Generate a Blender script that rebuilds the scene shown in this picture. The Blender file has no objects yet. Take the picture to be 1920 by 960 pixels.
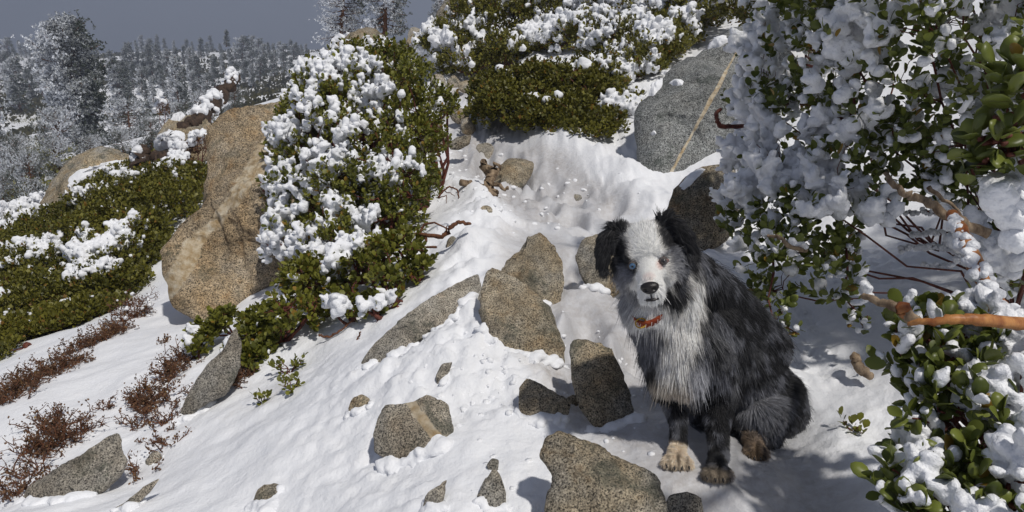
import bpy, math, random
import numpy as np
from mathutils import Vector
from mathutils.bvhtree import BVHTree
from mathutils.kdtree import KDTree

# ------------------------------------------------------------------ camera, sky, sun, exposure
scene = bpy.context.scene
COL = scene.collection
F_PX, PITCH = 1371.0, math.radians(15.0)
CAM = np.array([0.0, 0.0, 1.0])
cd = bpy.data.cameras.new('camera')
cd.sensor_width = 36.0
cd.lens = 36.0 * F_PX / 1920.0
cd.clip_start, cd.clip_end = 0.05, 3000.0
cam = bpy.data.objects.new('camera', cd)
cam.location = CAM
cam.rotation_euler = (math.radians(90.0) - PITCH, 0, 0)
COL.objects.link(cam)
scene.camera = cam

SUN_EL, SUN_AZ = math.radians(58.0), math.radians(146.0)      # azimuth measured from +Y towards +X
world = bpy.data.worlds.new('World'); scene.world = world; world.use_nodes = True
wn = world.node_tree; wn.nodes.clear()
sky = wn.nodes.new('ShaderNodeTexSky'); sky.sky_type = 'NISHITA'; sky.sun_disc = False
sky.sun_elevation = SUN_EL; sky.sun_rotation = SUN_AZ
sc_ = wn.nodes.new('ShaderNodeVectorMath'); sc_.operation = 'SCALE'; sc_.inputs['Scale'].default_value = 0.05
wn.links.new(sky.outputs[0], sc_.inputs[0])
tc = wn.nodes.new('ShaderNodeTexCoord')
nz = wn.nodes.new('ShaderNodeTexNoise'); nz.inputs['Scale'].default_value = 1.6; nz.inputs['Detail'].default_value = 5
wn.links.new(tc.outputs['Generated'], nz.inputs['Vector'])
rp = wn.nodes.new('ShaderNodeValToRGB')                       # storm cloud all over the sky
rp.color_ramp.elements[0].position = 0.34; rp.color_ramp.elements[0].color = (0.110, 0.128, 0.182, 1)
rp.color_ramp.elements[1].position = 0.66; rp.color_ramp.elements[1].color = (0.236, 0.258, 0.328, 1)
wn.links.new(nz.outputs['Fac'], rp.inputs[0])
mx = wn.nodes.new('ShaderNodeMix'); mx.data_type = 'RGBA'; mx.inputs['Factor'].default_value = 0.94
wn.links.new(sc_.outputs[0], mx.inputs['A']); wn.links.new(rp.outputs[0], mx.inputs['B'])
bg = wn.nodes.new('ShaderNodeBackground'); bg.inputs['Strength'].default_value = 1.0
wo = wn.nodes.new('ShaderNodeOutputWorld')
wn.links.new(mx.outputs['Result'], bg.inputs[0]); wn.links.new(bg.outputs[0], wo.inputs[0])

sd = bpy.data.lights.new('sun', 'SUN'); sd.energy = 3.0; sd.angle = math.radians(2.2); sd.color = (1.0, 0.955, 0.89)
sun = bpy.data.objects.new('sun', sd)
to_sun = Vector((math.cos(SUN_EL) * math.sin(SUN_AZ), math.cos(SUN_EL) * math.cos(SUN_AZ), math.sin(SUN_EL)))
sun.rotation_euler = to_sun.to_track_quat('Z', 'Y').to_euler()
COL.objects.link(sun)
vs = scene.view_settings
vs.view_transform = 'Standard'; vs.look = 'None'; vs.exposure = 0.0; vs.gamma = 1.0; vs.use_curve_mapping = False
scene.cycles.use_denoising = True
scene.cycles.max_bounces = 6; scene.cycles.diffuse_bounces = 3; scene.cycles.glossy_bounces = 2
scene.cycles.transmission_bounces = 3; scene.cycles.volume_bounces = 0; scene.cycles.transparent_max_bounces = 4
scene.cycles_curves.shape = 'RIBBONS'

# ------------------------------------------------------------------ helpers
def ray(px, py):
    u, v = (px - 960.0) / F_PX, (480.0 - py) / F_PX
    c, s = math.cos(PITCH), math.sin(PITCH)
    return np.array([u, c + v * s, -s + v * c])

def at(px, py, Y):
    """place in the world seen at a spot of the photograph, Y metres ahead"""
    d = ray(px, py)
    return CAM + d * (Y / d[1])

def nrm(a):
    a = np.asarray(a, float)
    return a / np.maximum(np.linalg.norm(a, axis=-1, keepdims=True), 1e-9)

def _hash(i, j, k, seed):
    h = (i * 374761393 + j * 668265263 + k * 2147483647 + seed * 1274126177) & 0xFFFFFFFF
    h = ((h ^ (h >> 13)) * 1274126177) & 0xFFFFFFFF
    h = (h ^ (h >> 16)) & 0xFFFFFFFF
    return h.astype(np.float64) / 4294967295.0

def vnoise(P, seed=0):
    """value noise, -1..1"""
    P = np.asarray(P, float)
    if P.shape[1] == 2:
        P = np.c_[P, np.full(len(P), 0.37)]
    I = np.floor(P).astype(np.int64); f = P - I
    f = f * f * f * (f * (f * 6 - 15) + 10)
    r = 0
    for a in (0, 1):
        wa = f[:, 0] if a else 1 - f[:, 0]
        for b in (0, 1):
            wb = f[:, 1] if b else 1 - f[:, 1]
            for c in (0, 1):
                wc = f[:, 2] if c else 1 - f[:, 2]
                r = r + wa * wb * wc * _hash(I[:, 0] + a, I[:, 1] + b, I[:, 2] + c, seed)
    return r * 2 - 1

def fbm(P, octv=4, seed=0, gain=0.5, billow=False):
    P = np.asarray(P, float); a, t = 1.0, 0.0
    R = np.array([[0.8, 0.6], [-0.6, 0.8]])
    for o in range(octv):
        n = vnoise(P, seed + o * 17)
        t = t + a * ((1 - 2 * np.abs(n)) if billow else n)
        P = P * 2.03 + 11.3
        P[:, :2] = P[:, :2] @ R
        a *= gain
    return t

def sstep(a, b, x):
    t = np.clip((x - a) / (b - a), 0, 1)
    return t * t * (3 - 2 * t)

def mk_mesh(name, V, faces, attrs=None, smooth=True):
    """faces: list of integer arrays (n,3) or (n,4)"""
    me = bpy.data.meshes.new(name)
    V = np.asarray(V, np.float32)
    me.vertices.add(len(V)); me.vertices.foreach_set('co', V.ravel())
    faces = [np.asarray(f, np.int32) for f in faces if len(f)]
    li = np.concatenate([f.ravel() for f in faces])
    tot = np.concatenate([np.full(len(f), f.shape[1], np.int32) for f in faces])
    st = np.concatenate([[0], np.cumsum(tot)[:-1]]).astype(np.int32)
    me.loops.add(len(li)); me.loops.foreach_set('vertex_index', li)
    me.polygons.add(len(tot)); me.polygons.foreach_set('loop_start', st)
    me.polygons.foreach_set('use_smooth', np.full(len(tot), bool(smooth)))
    for k, arr in (attrs or {}).items():
        arr = np.asarray(arr, np.float32)
        if arr.ndim == 2:
            a = me.attributes.new(k, 'FLOAT_COLOR', 'POINT'); a.data.foreach_set('color', arr.ravel())
        else:
            a = me.attributes.new(k, 'FLOAT', 'POINT'); a.data.foreach_set('value', arr)
    me.update(calc_edges=True)
    return me

def add(name, me, mat=None, parent=None, label=None, cat=None, group=None, kind=None, loc=None):
    o = bpy.data.objects.new(name, me); COL.objects.link(o)
    if me is not None and mat is not None and not me.materials:
        me.materials.append(mat)
    if parent is not None:
        o.parent = parent
        if loc is None:
            o.matrix_parent_inverse = parent.matrix_basis.inverted()
    if loc is not None:
        o.location = loc
    for k, v in (('label', label), ('category', cat), ('group', group), ('kind', kind)):
        if v: o[k] = v
    return o

def empty(name, loc, label, cat, group=None):
    o = bpy.data.objects.new(name, None); COL.objects.link(o)
    o.location = [float(v) for v in loc]; o.empty_display_size = 0.05
    o['label'] = label; o['category'] = cat
    if group: o['group'] = group
    return o

class MB:
    def __init__(s): s.V = []; s.F = {}; s.A = {}; s.n = 0
    def put(s, V, F, **attrs):
        V = np.asarray(V, float).reshape(-1, 3); F = np.asarray(F, int)
        s.V.append(V); s.F.setdefault(F.shape[1], []).append(F + s.n); s.n += len(V)
        for k, a in attrs.items():
            a = np.asarray(a, float)
            s.A.setdefault(k, []).append(np.broadcast_to(a, (len(V),) + a.shape[1:]) if a.ndim <= 1 and a.size == 1 else a)
    def mesh(s, name, smooth=True):
        return mk_mesh(name, np.concatenate(s.V), [np.concatenate(f) for f in s.F.values()],
                       {k: np.concatenate(a) for k, a in s.A.items()}, smooth)
    def tube(s, pts, rad, n=6, **attrs):
        pts = np.asarray(pts, float); rad = np.broadcast_to(np.asarray(rad, float), (len(pts),))
        T = nrm(np.gradient(pts, axis=0)); ref = np.array([0.31, 0.2, 0.93])
        if abs(np.mean(T @ ref)) > 0.9: ref = np.array([1.0, 0, 0])
        A = nrm(np.cross(T, ref)); B = np.cross(T, A)
        th = np.arange(n) * 2 * math.pi / n
        V = pts[:, None] + rad[:, None, None] * (np.cos(th)[None, :, None] * A[:, None] + np.sin(th)[None, :, None] * B[:, None])
        m = len(pts); i = np.arange(m - 1)[:, None] * n; j = np.arange(n)[None]; k = (j + 1) % n
        Fq = np.stack([i + j, i + k, i + n + k, i + n + j], -1).reshape(-1, 4)
        V = np.concatenate([V.reshape(-1, 3), pts[:1], pts[-1:]])
        j = np.arange(n)
        c = np.concatenate([np.stack([np.full(n, m * n), (j + 1) % n, j], 1),
                            np.stack([np.full(n, m * n + 1), (m - 1) * n + j, (m - 1) * n + (j + 1) % n], 1)])
        n0 = s.n
        s.put(V, Fq, **attrs)
        s.F.setdefault(3, []).append(c + n0)

def ico(sub):
    import bmesh
    bm = bmesh.new(); bmesh.ops.create_icosphere(bm, subdivisions=sub, radius=1.0)
    V = np.array([v.co[:] for v in bm.verts]); F = np.array([[v.index for v in f.verts] for f in bm.faces])
    bm.free(); return V, F
ICO = {k: ico(k) for k in (1, 2, 3, 4)}

def blobs(mb, C, R, sub=2, squash=None, axes=None, noise=0.25, freq=1.3, seed=0, **attrs):
    """many uneven lumps at centres C; R (n,) or (n,3); axes (n,3,3) rows are local axes"""
    T, Fc = ICO[sub]; C = np.asarray(C, float); n = len(C)
    if n == 0: return
    R = np.asarray(R, float)
    if R.ndim == 1: R = np.repeat(R[:, None], 3, 1)
    L = T[None] * R[:, None, :]
    if axes is not None: L = np.einsum('nvi,nij->nvj', L, axes)
    rm = R.mean(1)
    Q = (T[None] * freq + np.arange(n)[:, None, None] * 7.31 + seed).reshape(-1, 3)
    d = 1 + noise * fbm(Q, 3, seed).reshape(n, -1)
    V = C[:, None] + L * d[..., None]
    if squash is not None: V[..., 2] = C[:, None, 2] + (V[..., 2] - C[:, None, 2]) * squash
    Fa = Fc[None] + (np.arange(n) * len(T))[:, None, None]
    at_ = {k: np.repeat(np.asarray(a, float), len(T)) for k, a in attrs.items()}
    mb.put(V.reshape(-1, 3), Fa.reshape(-1, 3), **at_)

def merged(mb, voxel, noise=0.25, seed=0, name='snow_clumps', fine=1.0):
    """lumps of one snow mass grown together, with a crumbly skin"""
    ob = bpy.data.objects.new('tmp', mb.mesh('tmp')); COL.objects.link(ob)
    m = ob.modifiers.new('r', 'REMESH'); m.mode = 'VOXEL'; m.voxel_size = voxel
    dg = bpy.context.evaluated_depsgraph_get(); me = bpy.data.meshes.new_from_object(ob.evaluated_get(dg)); old = ob.data
    bpy.data.objects.remove(ob); bpy.data.meshes.remove(old); me.name = name; me.materials.clear()
    n = len(me.vertices); V = np.empty(n * 3, np.float32); me.vertices.foreach_get('co', V); V = V.reshape(-1, 3).astype(float)
    N = np.empty(n * 3, np.float32); me.vertices.foreach_get('normal', N); N = N.reshape(-1, 3)
    d = fbm(V / (voxel * 5.5), 3, seed, 0.6) * noise * voxel * 3.0 + np.abs(fbm(V / (voxel * 11), 2, seed + 4)) * voxel * 1.2
    V = V + N * d[:, None]
    me.vertices.foreach_set('co', V.astype(np.float32).ravel()); me.polygons.foreach_set('use_smooth', np.ones(len(me.polygons), bool)); me.update()
    return me

# leaf outlines: (across, along, lift)
LEAF6 = (np.array([[0, 0, 0], [.34, .42, .05], [-.34, .42, .05], [.30, .80, .02], [-.30, .80, .02], [0, 1.0, -.05]], float),
         [np.array([[0, 1, 2], [3, 5, 4]]), np.array([[1, 3, 4, 2]])])
LEAF4 = (np.array([[0, 0, 0], [.36, .6, .06], [0, 1, -.03], [-.36, .6, .06]], float), [np.array([[0, 1, 2, 3]])])

def leaves(mb, O, D, N, L, shape=LEAF6, **attrs):
    """O base, D direction of the midrib, N upper face, L length"""
    T, Fs = shape; n = len(O)
    S = nrm(np.cross(D, N)); N = np.cross(S, D)
    L = np.broadcast_to(np.asarray(L, float), (n,))
    V = O[:, None] + L[:, None, None] * (T[None, :, 0:1] * S[:, None] + T[None, :, 1:2] * D[:, None] + T[None, :, 2:3] * N[:, None])
    at_ = {k: np.repeat(np.asarray(a, float), len(T)) for k, a in attrs.items()}
    off = (np.arange(n) * len(T))[:, None, None]; n0 = mb.n
    mb.put(V.reshape(-1, 3), (Fs[0][None] + off).reshape(-1, Fs[0].shape[1]), **at_)
    for f in Fs[1:]:
        mb.F.setdefault(f.shape[1], []).append((f[None] + off).reshape(-1, f.shape[1]) + n0)

# ------------------------------------------------------------------ materials
class NT:
    def __init__(s, name):
        s.m = bpy.data.materials.new(name); s.m.use_nodes = True; s.t = s.m.node_tree
        s.b = s.t.nodes['Principled BSDF']; s.out = s.t.nodes['Material Output']
        s.tc = s.t.nodes.new('ShaderNodeTexCoord')
    def lk(s, a, b): s.t.links.new(a, b)
    def noise(s, scale, detail=3, rough=0.5, vec=None, dist=0.0):
        n = s.t.nodes.new('ShaderNodeTexNoise'); n.inputs['Scale'].default_value = scale; n.inputs['Detail'].default_value = detail
        n.inputs['Roughness'].default_value = rough; n.inputs['Distortion'].default_value = dist
        s.lk(vec if vec is not None else s.tc.outputs['Object'], n.inputs['Vector']); return n.outputs['Fac']
    def ramp(s, fac, stops, interp='LINEAR'):
        r = s.t.nodes.new('ShaderNodeValToRGB'); e = r.color_ramp; e.interpolation = interp
        while len(e.elements) < len(stops): e.elements.new(0.5)
        for el, (p, c) in zip(e.elements, stops):
            el.position = p; el.color = (c if len(c) == 4 else (*c, 1)) if not isinstance(c, (int, float)) else (c, c, c, 1)
        s.lk(fac, r.inputs[0]); return r.outputs[0]
    def mix(s, fac, a, b, mode='MIX'):
        n = s.t.nodes.new('ShaderNodeMix'); n.data_type = 'RGBA'; n.blend_type = mode
        for k, v in (('Factor', fac), ('A', a), ('B', b)):
            i = n.inputs[k] if k != 'Factor' else n.inputs[0]
            if isinstance(v, (int, float)): i.default_value = v
            elif isinstance(v, tuple): i.default_value = (*v, 1)
            else: s.lk(v, i)
        return n.outputs['Result']
    def math(s, op, a, b=0.0, c=0.0):
        n = s.t.nodes.new('ShaderNodeMath'); n.operation = op
        for i, v in zip(n.inputs, (a, b, c)):
            if isinstance(v, (int, float)): i.default_value = v
            else: s.lk(v, i)
        return n.outputs[0]
    def attr(s, name, out='Fac'):
        n = s.t.nodes.new('ShaderNodeAttribute'); n.attribute_name = name; return n.outputs[out]
    def bump(s, h, strength=0.5, dist=0.01, prev=None):
        n = s.t.nodes.new('ShaderNodeBump'); n.inputs['Strength'].default_value = strength; n.inputs['Distance'].default_value = dist
        s.lk(h, n.inputs['Height'])
        if prev is not None: s.lk(prev, n.inputs['Normal'])
        return n.outputs[0]
    def fin(s, color=None, rough=0.6, spec=0.3, normal=None):
        b = s.b
        if color is not None:
            if isinstance(color, tuple): b.inputs['Base Color'].default_value = (*color, 1)
            else: s.lk(color, b.inputs['Base Color'])
        if isinstance(rough, (int, float)): b.inputs['Roughness'].default_value = rough
        else: s.lk(rough, b.inputs['Roughness'])
        b.inputs['Specular IOR Level'].default_value = spec
        if normal is not None: s.lk(normal, b.inputs['Normal'])
        return s.m

def m_snow(name, fine=140.0, strength=0.35, dirt=False, icy=0.0):
    t = NT(name)
    n1 = t.noise(fine, 4, 0.6); n2 = t.noise(fine * 0.22, 3, 0.55)
    col = t.mix(n2, (0.80, 0.82, 0.86), (0.88, 0.885, 0.90))
    if dirt:
        d = t.math('MULTIPLY', t.attr('dirt'), 1.35)
        g = t.noise(38, 4, 0.65)
        f = t.math('MULTIPLY', d, t.ramp(g, [(0.30, 0.25), (0.62, 1.0)]))
        col = t.mix(f, col, (0.36, 0.30, 0.235))
        w = t.attr('wet')
        col = t.mix(t.math('MULTIPLY', w, 0.7), col, (0.52, 0.525, 0.55))
        rough = t.mix(w, (0.75, 0.75, 0.75), (0.33, 0.33, 0.33))
    else:
        rough = 0.7 - icy * 0.35
    nb = t.bump(n2, strength, 0.02)
    if dirt: nb = t.bump(t.noise(46, 5, 0.7), 0.42, 0.014, nb)
    nb = t.bump(n1, strength * 0.8, 0.004, nb)
    return t.fin(col, rough, 0.35 + icy * 0.3, nb)

def m_granite(name, tan=0.5, dark=0.5, scale=150.0, veins=(), stain=0.3, light=1.0, hue=None):
    """speckled granite; veins: list of (point, normal, halfwidth) in metres"""
    t = NT(name)
    s1 = t.noise(scale * 1.7, 3.0, 0.75)
    k = 0.03 * dark
    spk = t.ramp(s1, [(0.36 + k, (0.030, 0.030, 0.030)), (0.42 + k, (0.24, 0.23, 0.21)), (0.51, (0.48, 0.45, 0.40)), (0.65, (0.78, 0.74, 0.66))])
    s2 = t.noise(5.5, 5, 0.6)
    tint = t.ramp(s2, [(0.32, (0.90, 0.90, 0.88)), (0.50, (1.0, 0.89, 0.70)), (0.66, (1.0, 0.80, 0.52))])
    col = t.mix(tan, spk, tint, 'MULTIPLY')
    s3 = t.noise(11, 6, 0.65)
    col = t.mix(t.math('MULTIPLY', t.ramp(s3, [(0.56, 0.0), (0.70, 1.0)]), stain), col, (0.30, 0.18, 0.085))
    s4 = t.noise(7.3, 6, 0.7, dist=0.4)
    col = t.mix(t.math('MULTIPLY', t.ramp(s4, [(0.54, 0.0), (0.64, 1.0)]), 0.62), col, (0.10, 0.112, 0.085))
    s5 = t.noise(2.6, 4, 0.6)
    col = t.mix(1.0, col, t.ramp(s5, [(0.3, 0.62 * light), (0.7, 1.18 * light)]), 'MULTIPLY')
    col = t.mix(1.0, col, t.ramp(t.noise(34, 4, 0.7), [(0.34, 0.66), (0.62, 1.14)]), 'MULTIPLY')
    if hue: col = t.mix(1.0, col, hue, 'MULTIPLY')
    if veins:
        nv = t.noise(3.5, 6, 0.65); nf = t.noise(24, 4, 0.6)
        for p, n, w in veins:
            vm = t.t.nodes.new('ShaderNodeVectorMath'); vm.operation = 'SUBTRACT'; t.lk(t.tc.outputs['Object'], vm.inputs[0]); vm.inputs[1].default_value = [float(v) for v in p]
            vd = t.t.nodes.new('ShaderNodeVectorMath'); vd.operation = 'DOT_PRODUCT'; t.lk(vm.outputs[0], vd.inputs[0]); vd.inputs[1].default_value = [float(v) for v in n]
            d = t.math('ADD', vd.outputs['Value'], t.math('MULTIPLY', t.math('SUBTRACT', nv, 0.5), w * 3.2))
            d = t.math('ADD', d, t.math('MULTIPLY', t.math('SUBTRACT', nf, 0.5), w * 1.0))
            f = t.math('DIVIDE', t.math('ABSOLUTE', d), t.math('MULTIPLY', t.math('ADD', t.noise(2.1, 3), -0.08), w * 2.2))
            f = t.ramp(f, [(0.75, 1.0), (1.0, 0.0)])
            vc = t.ramp(nf, [(0.35, (0.42, 0.30, 0.16)), (0.55, (0.62, 0.52, 0.37)), (0.7, (0.72, 0.66, 0.53))])
            col = t.mix(t.math('MULTIPLY', f, t.ramp(t.noise(17, 5, 0.7), [(0.28, 0.45), (0.46, 0.95)])), col, vc)
    cr = t.t.nodes.new('ShaderNodeTexVoronoi'); cr.feature = 'DISTANCE_TO_EDGE'; cr.inputs['Scale'].default_value = 2.3
    wv = t.t.nodes.new('ShaderNodeVectorMath'); wv.operation = 'ADD'; t.lk(t.tc.outputs['Object'], wv.inputs[0])
    nc = t.t.nodes.new('ShaderNodeTexNoise'); nc.inputs['Scale'].default_value = 3.0; nc.inputs['Detail'].default_value = 4; t.lk(t.tc.outputs['Object'], nc.inputs['Vector'])
    t.lk(nc.outputs['Color'], wv.inputs[1]); t.lk(wv.outputs[0], cr.inputs['Vector'])
    crk = t.ramp(cr.outputs['Distance'], [(0.0, 0.0), (0.012, 1.0)])
    col = t.mix(0.22, col, t.mix(crk, (0.25, 0.22, 0.2), (1, 1, 1)), 'MULTIPLY')
    nb = t.bump(t.noise(13, 8, 0.75), 0.9, 0.035); nb = t.bump(s1, 0.55, 0.005, nb); nb = t.bump(crk, 0.35, 0.008, nb)
    return t.fin(col, 0.82, 0.25, nb)

def m_leaf(name, a=(0.075, 0.085, 0.012), b=(0.215, 0.215, 0.034), c=(0.26, 0.16, 0.025), rough=0.42):
    t = NT(name)
    v = t.attr('tint')
    col = t.ramp(v, [(0.0, a), (0.80, b), (0.955, b), (1.0, c)])
    t.fin(col, rough, 0.4)
    tr = t.t.nodes.new('ShaderNodeBsdfTranslucent'); t.lk(t.mix(1.0, col, (1.0, 0.95, 0.45), 'MULTIPLY'), tr.inputs[0])
    ms = t.t.nodes.new('ShaderNodeMixShader'); ms.inputs[0].default_value = 0.22
    t.lk(t.b.outputs[0], ms.inputs[1]); t.lk(tr.outputs[0], ms.inputs[2]); t.lk(ms.outputs[0], t.out.inputs[0])
    return t.m

def m_bark(name, a, b, scale=60.0, rough=0.6):
    t = NT(name)
    mp = t.t.nodes.new('ShaderNodeMapping'); mp.inputs['Scale'].default_value = (1, 1, 0.35); t.lk(t.tc.outputs['Object'], mp.inputs[0])
    n = t.noise(scale, 5, 0.65, mp.outputs[0])
    return t.fin(t.ramp(n, [(0.35, a), (0.65, b)]), rough, 0.3, t.bump(n, 0.6, 0.006))

M_SNOW = m_snow('ground_snow', 90.0, 0.30, dirt=True)
M_CLUMP = m_snow('clump_snow', 110.0, 0.5)
M_RIME = m_snow('rime_ice', 160.0, 0.6, icy=0.8)
M_LEAF = m_leaf('manzanita_leaf')
M_LEAF_FAR = m_leaf('manzanita_leaf_olive', (0.070, 0.072, 0.010), (0.200, 0.186, 0.028), (0.22, 0.12, 0.02), 0.5)
M_LEAF_NEAR = m_leaf('manzanita_leaf_near', (0.070, 0.092, 0.016), (0.185, 0.215, 0.042), (0.30, 0.19, 0.03), 0.38)
M_BARK = m_bark('manzanita_bark', (0.055, 0.014, 0.010), (0.17, 0.055, 0.035))
M_DEAD = m_bark('dead_wood', (0.10, 0.065, 0.04), (0.36, 0.27, 0.18), 45.0, 0.8)
M_DARKWOOD = m_bark('charred_wood', (0.02, 0.014, 0.011), (0.085, 0.055, 0.038), 30.0, 0.85)
M_ORANGE = m_bark('peeling_bark', (0.20, 0.055, 0.018), (0.50, 0.23, 0.075), 28.0, 0.45)
M_TWIG = m_bark('dry_twig', (0.07, 0.03, 0.018), (0.20, 0.085, 0.04), 80.0, 0.8)
M_PINEBARK = m_bark('pine_bark', (0.07, 0.035, 0.022), (0.20, 0.10, 0.055), 18.0, 0.9)

# ------------------------------------------------------------------ the ground: one sheet from the trail to the far hillside
GP = [at(*p) for p in [
    (1265, 868, 1.65), (1340, 905, 1.59), (1415, 842, 1.75), (1490, 805, 1.90), (1000, 960, 1.44), (1250, 960, 1.47), (1640, 960, 1.47),
    (1600, 700, 2.10), (1600, 560, 2.60), (1700, 440, 3.20), (1100, 600, 2.50), (1090, 520, 2.95), (1080, 400, 3.90), (1050, 345, 4.60),
    (1250, 335, 4.60), (900, 230, 6.2), (880, 170, 7.5), (930, 120, 9.0), (800, 75, 11.5), (1000, 10, 13.0), (1300, 0, 11.0), (1300, 460, 3.4),
    (980, 445, 3.3), (900, 470, 3.2), (840, 400, 3.9), (750, 560, 3.0), (650, 640, 2.8), (560, 700, 2.7), (400, 800, 2.45), (250, 920, 2.2),
    (100, 700, 3.25), (200, 640, 3.6), (340, 605, 3.9), (0, 760, 2.9), (0, 960, 1.95), (700, 800, 1.95), (560, 930, 1.75), (300, 960, 1.9),
    (880, 605, 2.35), (900, 720, 2.0), (930, 850, 1.68), (1100, 700, 2.05), (1230, 800, 1.80), (790, 700, 2.12), (830, 930, 1.52), (600, 820, 2.0),
    (200, 580, 5.0), (0, 650, 4.2), (345, 352, 7.2), (50, 452, 8.0), (200, 400, 7.4), (280, 345, 10.5), (130, 425, 10.0), (430, 275, 10.5), (40, 455, 11.0),
    (590, 165, 12.5), (480, 250, 9.0), (700, 112, 10.5), (480, 560, 3.9),
    (0, 300, 30), (165, 325, 36), (60, 262, 60), (160, 262, 60), (300, 213, 84), (100, 222, 84), (0, 213, 90), (420, 190, 95), (500, 140, 140),
    (300, 143, 150), (100, 135, 155), (0, 132, 160), (550, 102, 260), (300, 92, 270), (100, 104, 250), (0, 106, 240)]]
GP += [np.array(p, float) for p in [(0, 0, -.33), (0.6, 0.5, -.05), (-1.0, 0.3, -.62), (-3, 0, -1.5), (-8, 3, -3.6), (-3, -6, -2.2), (2.0, 0.3, .35), (2.2, 1.5, .42),
    (1.6, 2.2, .18), (2.6, 3.0, .75), (4, 4, 1.4), (3.4, 6.5, 1.4), (6, 9, 2.5), (10, 13, 4.2), (8, 0, 2.6), (3, -8, .3), (20, 30, 8), (60, 60, 15), (-14, 8, -4.4),
    (-30, 10, -9), (-25, -20, -11), (30, -25, 9), (-90, 20, -17), (-120, 90, -9), (90, 10, 20), (30, 120, 12), (60, 250, 14), (-330, 60, -16), (-330, 300, -2), (-150, 420, 0),
    (150, 420, 12), (330, 60, 22), (330, 420, 16), (0, 690, -6), (-330, 690, -8), (330, 690, 2)]]
GP = np.array(GP)

def _phi(A, B):
    d2 = ((A[:, None, :] - B[None]) ** 2).sum(-1)
    return np.sqrt(d2 + 0.12 ** 2)
_n = len(GP)
_M = np.zeros((_n + 3, _n + 3)); _M[:_n, :_n] = _phi(GP[:, :2], GP[:, :2]) - np.eye(_n) * 0.04
_M[:_n, _n] = 1; _M[:_n, _n + 1:] = GP[:, :2]; _M[_n, :_n] = 1; _M[_n + 1:, :_n] = GP[:, :2].T
_W = np.linalg.solve(_M, np.r_[GP[:, 2], 0, 0, 0])

def base_z(XY):
    XY = np.asarray(XY, float); out = np.empty(len(XY))
    for i in range(0, len(XY), 40000):
        q = XY[i:i + 40000]
        out[i:i + 40000] = _phi(q, GP[:, :2]) @ _W[:_n] + _W[_n] + q @ _W[_n + 1:]
    return out

TRAIL = np.array([[0.15, 0.2], [0.42, 1.2], [0.52, 1.62], [0.42, 2.15], [0.28, 2.7], [0.33, 3.3], [0.36, 3.9], [0.25, 4.7], [-0.1, 5.5], [-0.35, 6.5], [-0.45, 7.8], [-0.2, 9.3]])
def poly_dist(XY, L):
    best = np.full(len(XY), 1e9)
    for a, b in zip(L[:-1], L[1:]):
        ab = b - a; t = np.clip(((XY - a) @ ab) / (ab @ ab), 0, 1)
        best = np.minimum(best, np.hypot(*(XY - a - t[:, None] * ab).T))
    return best

def ground_z(XY, parts=False):
    XY = np.asarray(XY, float)
    z = base_z(XY)
    r = np.hypot(XY[:, 0], XY[:, 1] - 2.0)
    far = sstep(20, 60, r)
    fm = far > 0
    if fm.any(): z[fm] += far[fm] * (0.9 * fbm(XY[fm] * 0.03, 3, 51) + 0.25 * fbm(XY[fm] * 0.13, 3, 52))
    onp = np.zeros(len(XY)); near = np.zeros(len(XY))
    nm = r < 14
    if nm.any():
        dz, o_ = _near_relief(XY[nm], r[nm]); z[nm] += dz; onp[nm] = o_; near[nm] = 1 - sstep(6, 14, r[nm])
    if parts: return z, onp, near
    return z

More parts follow.
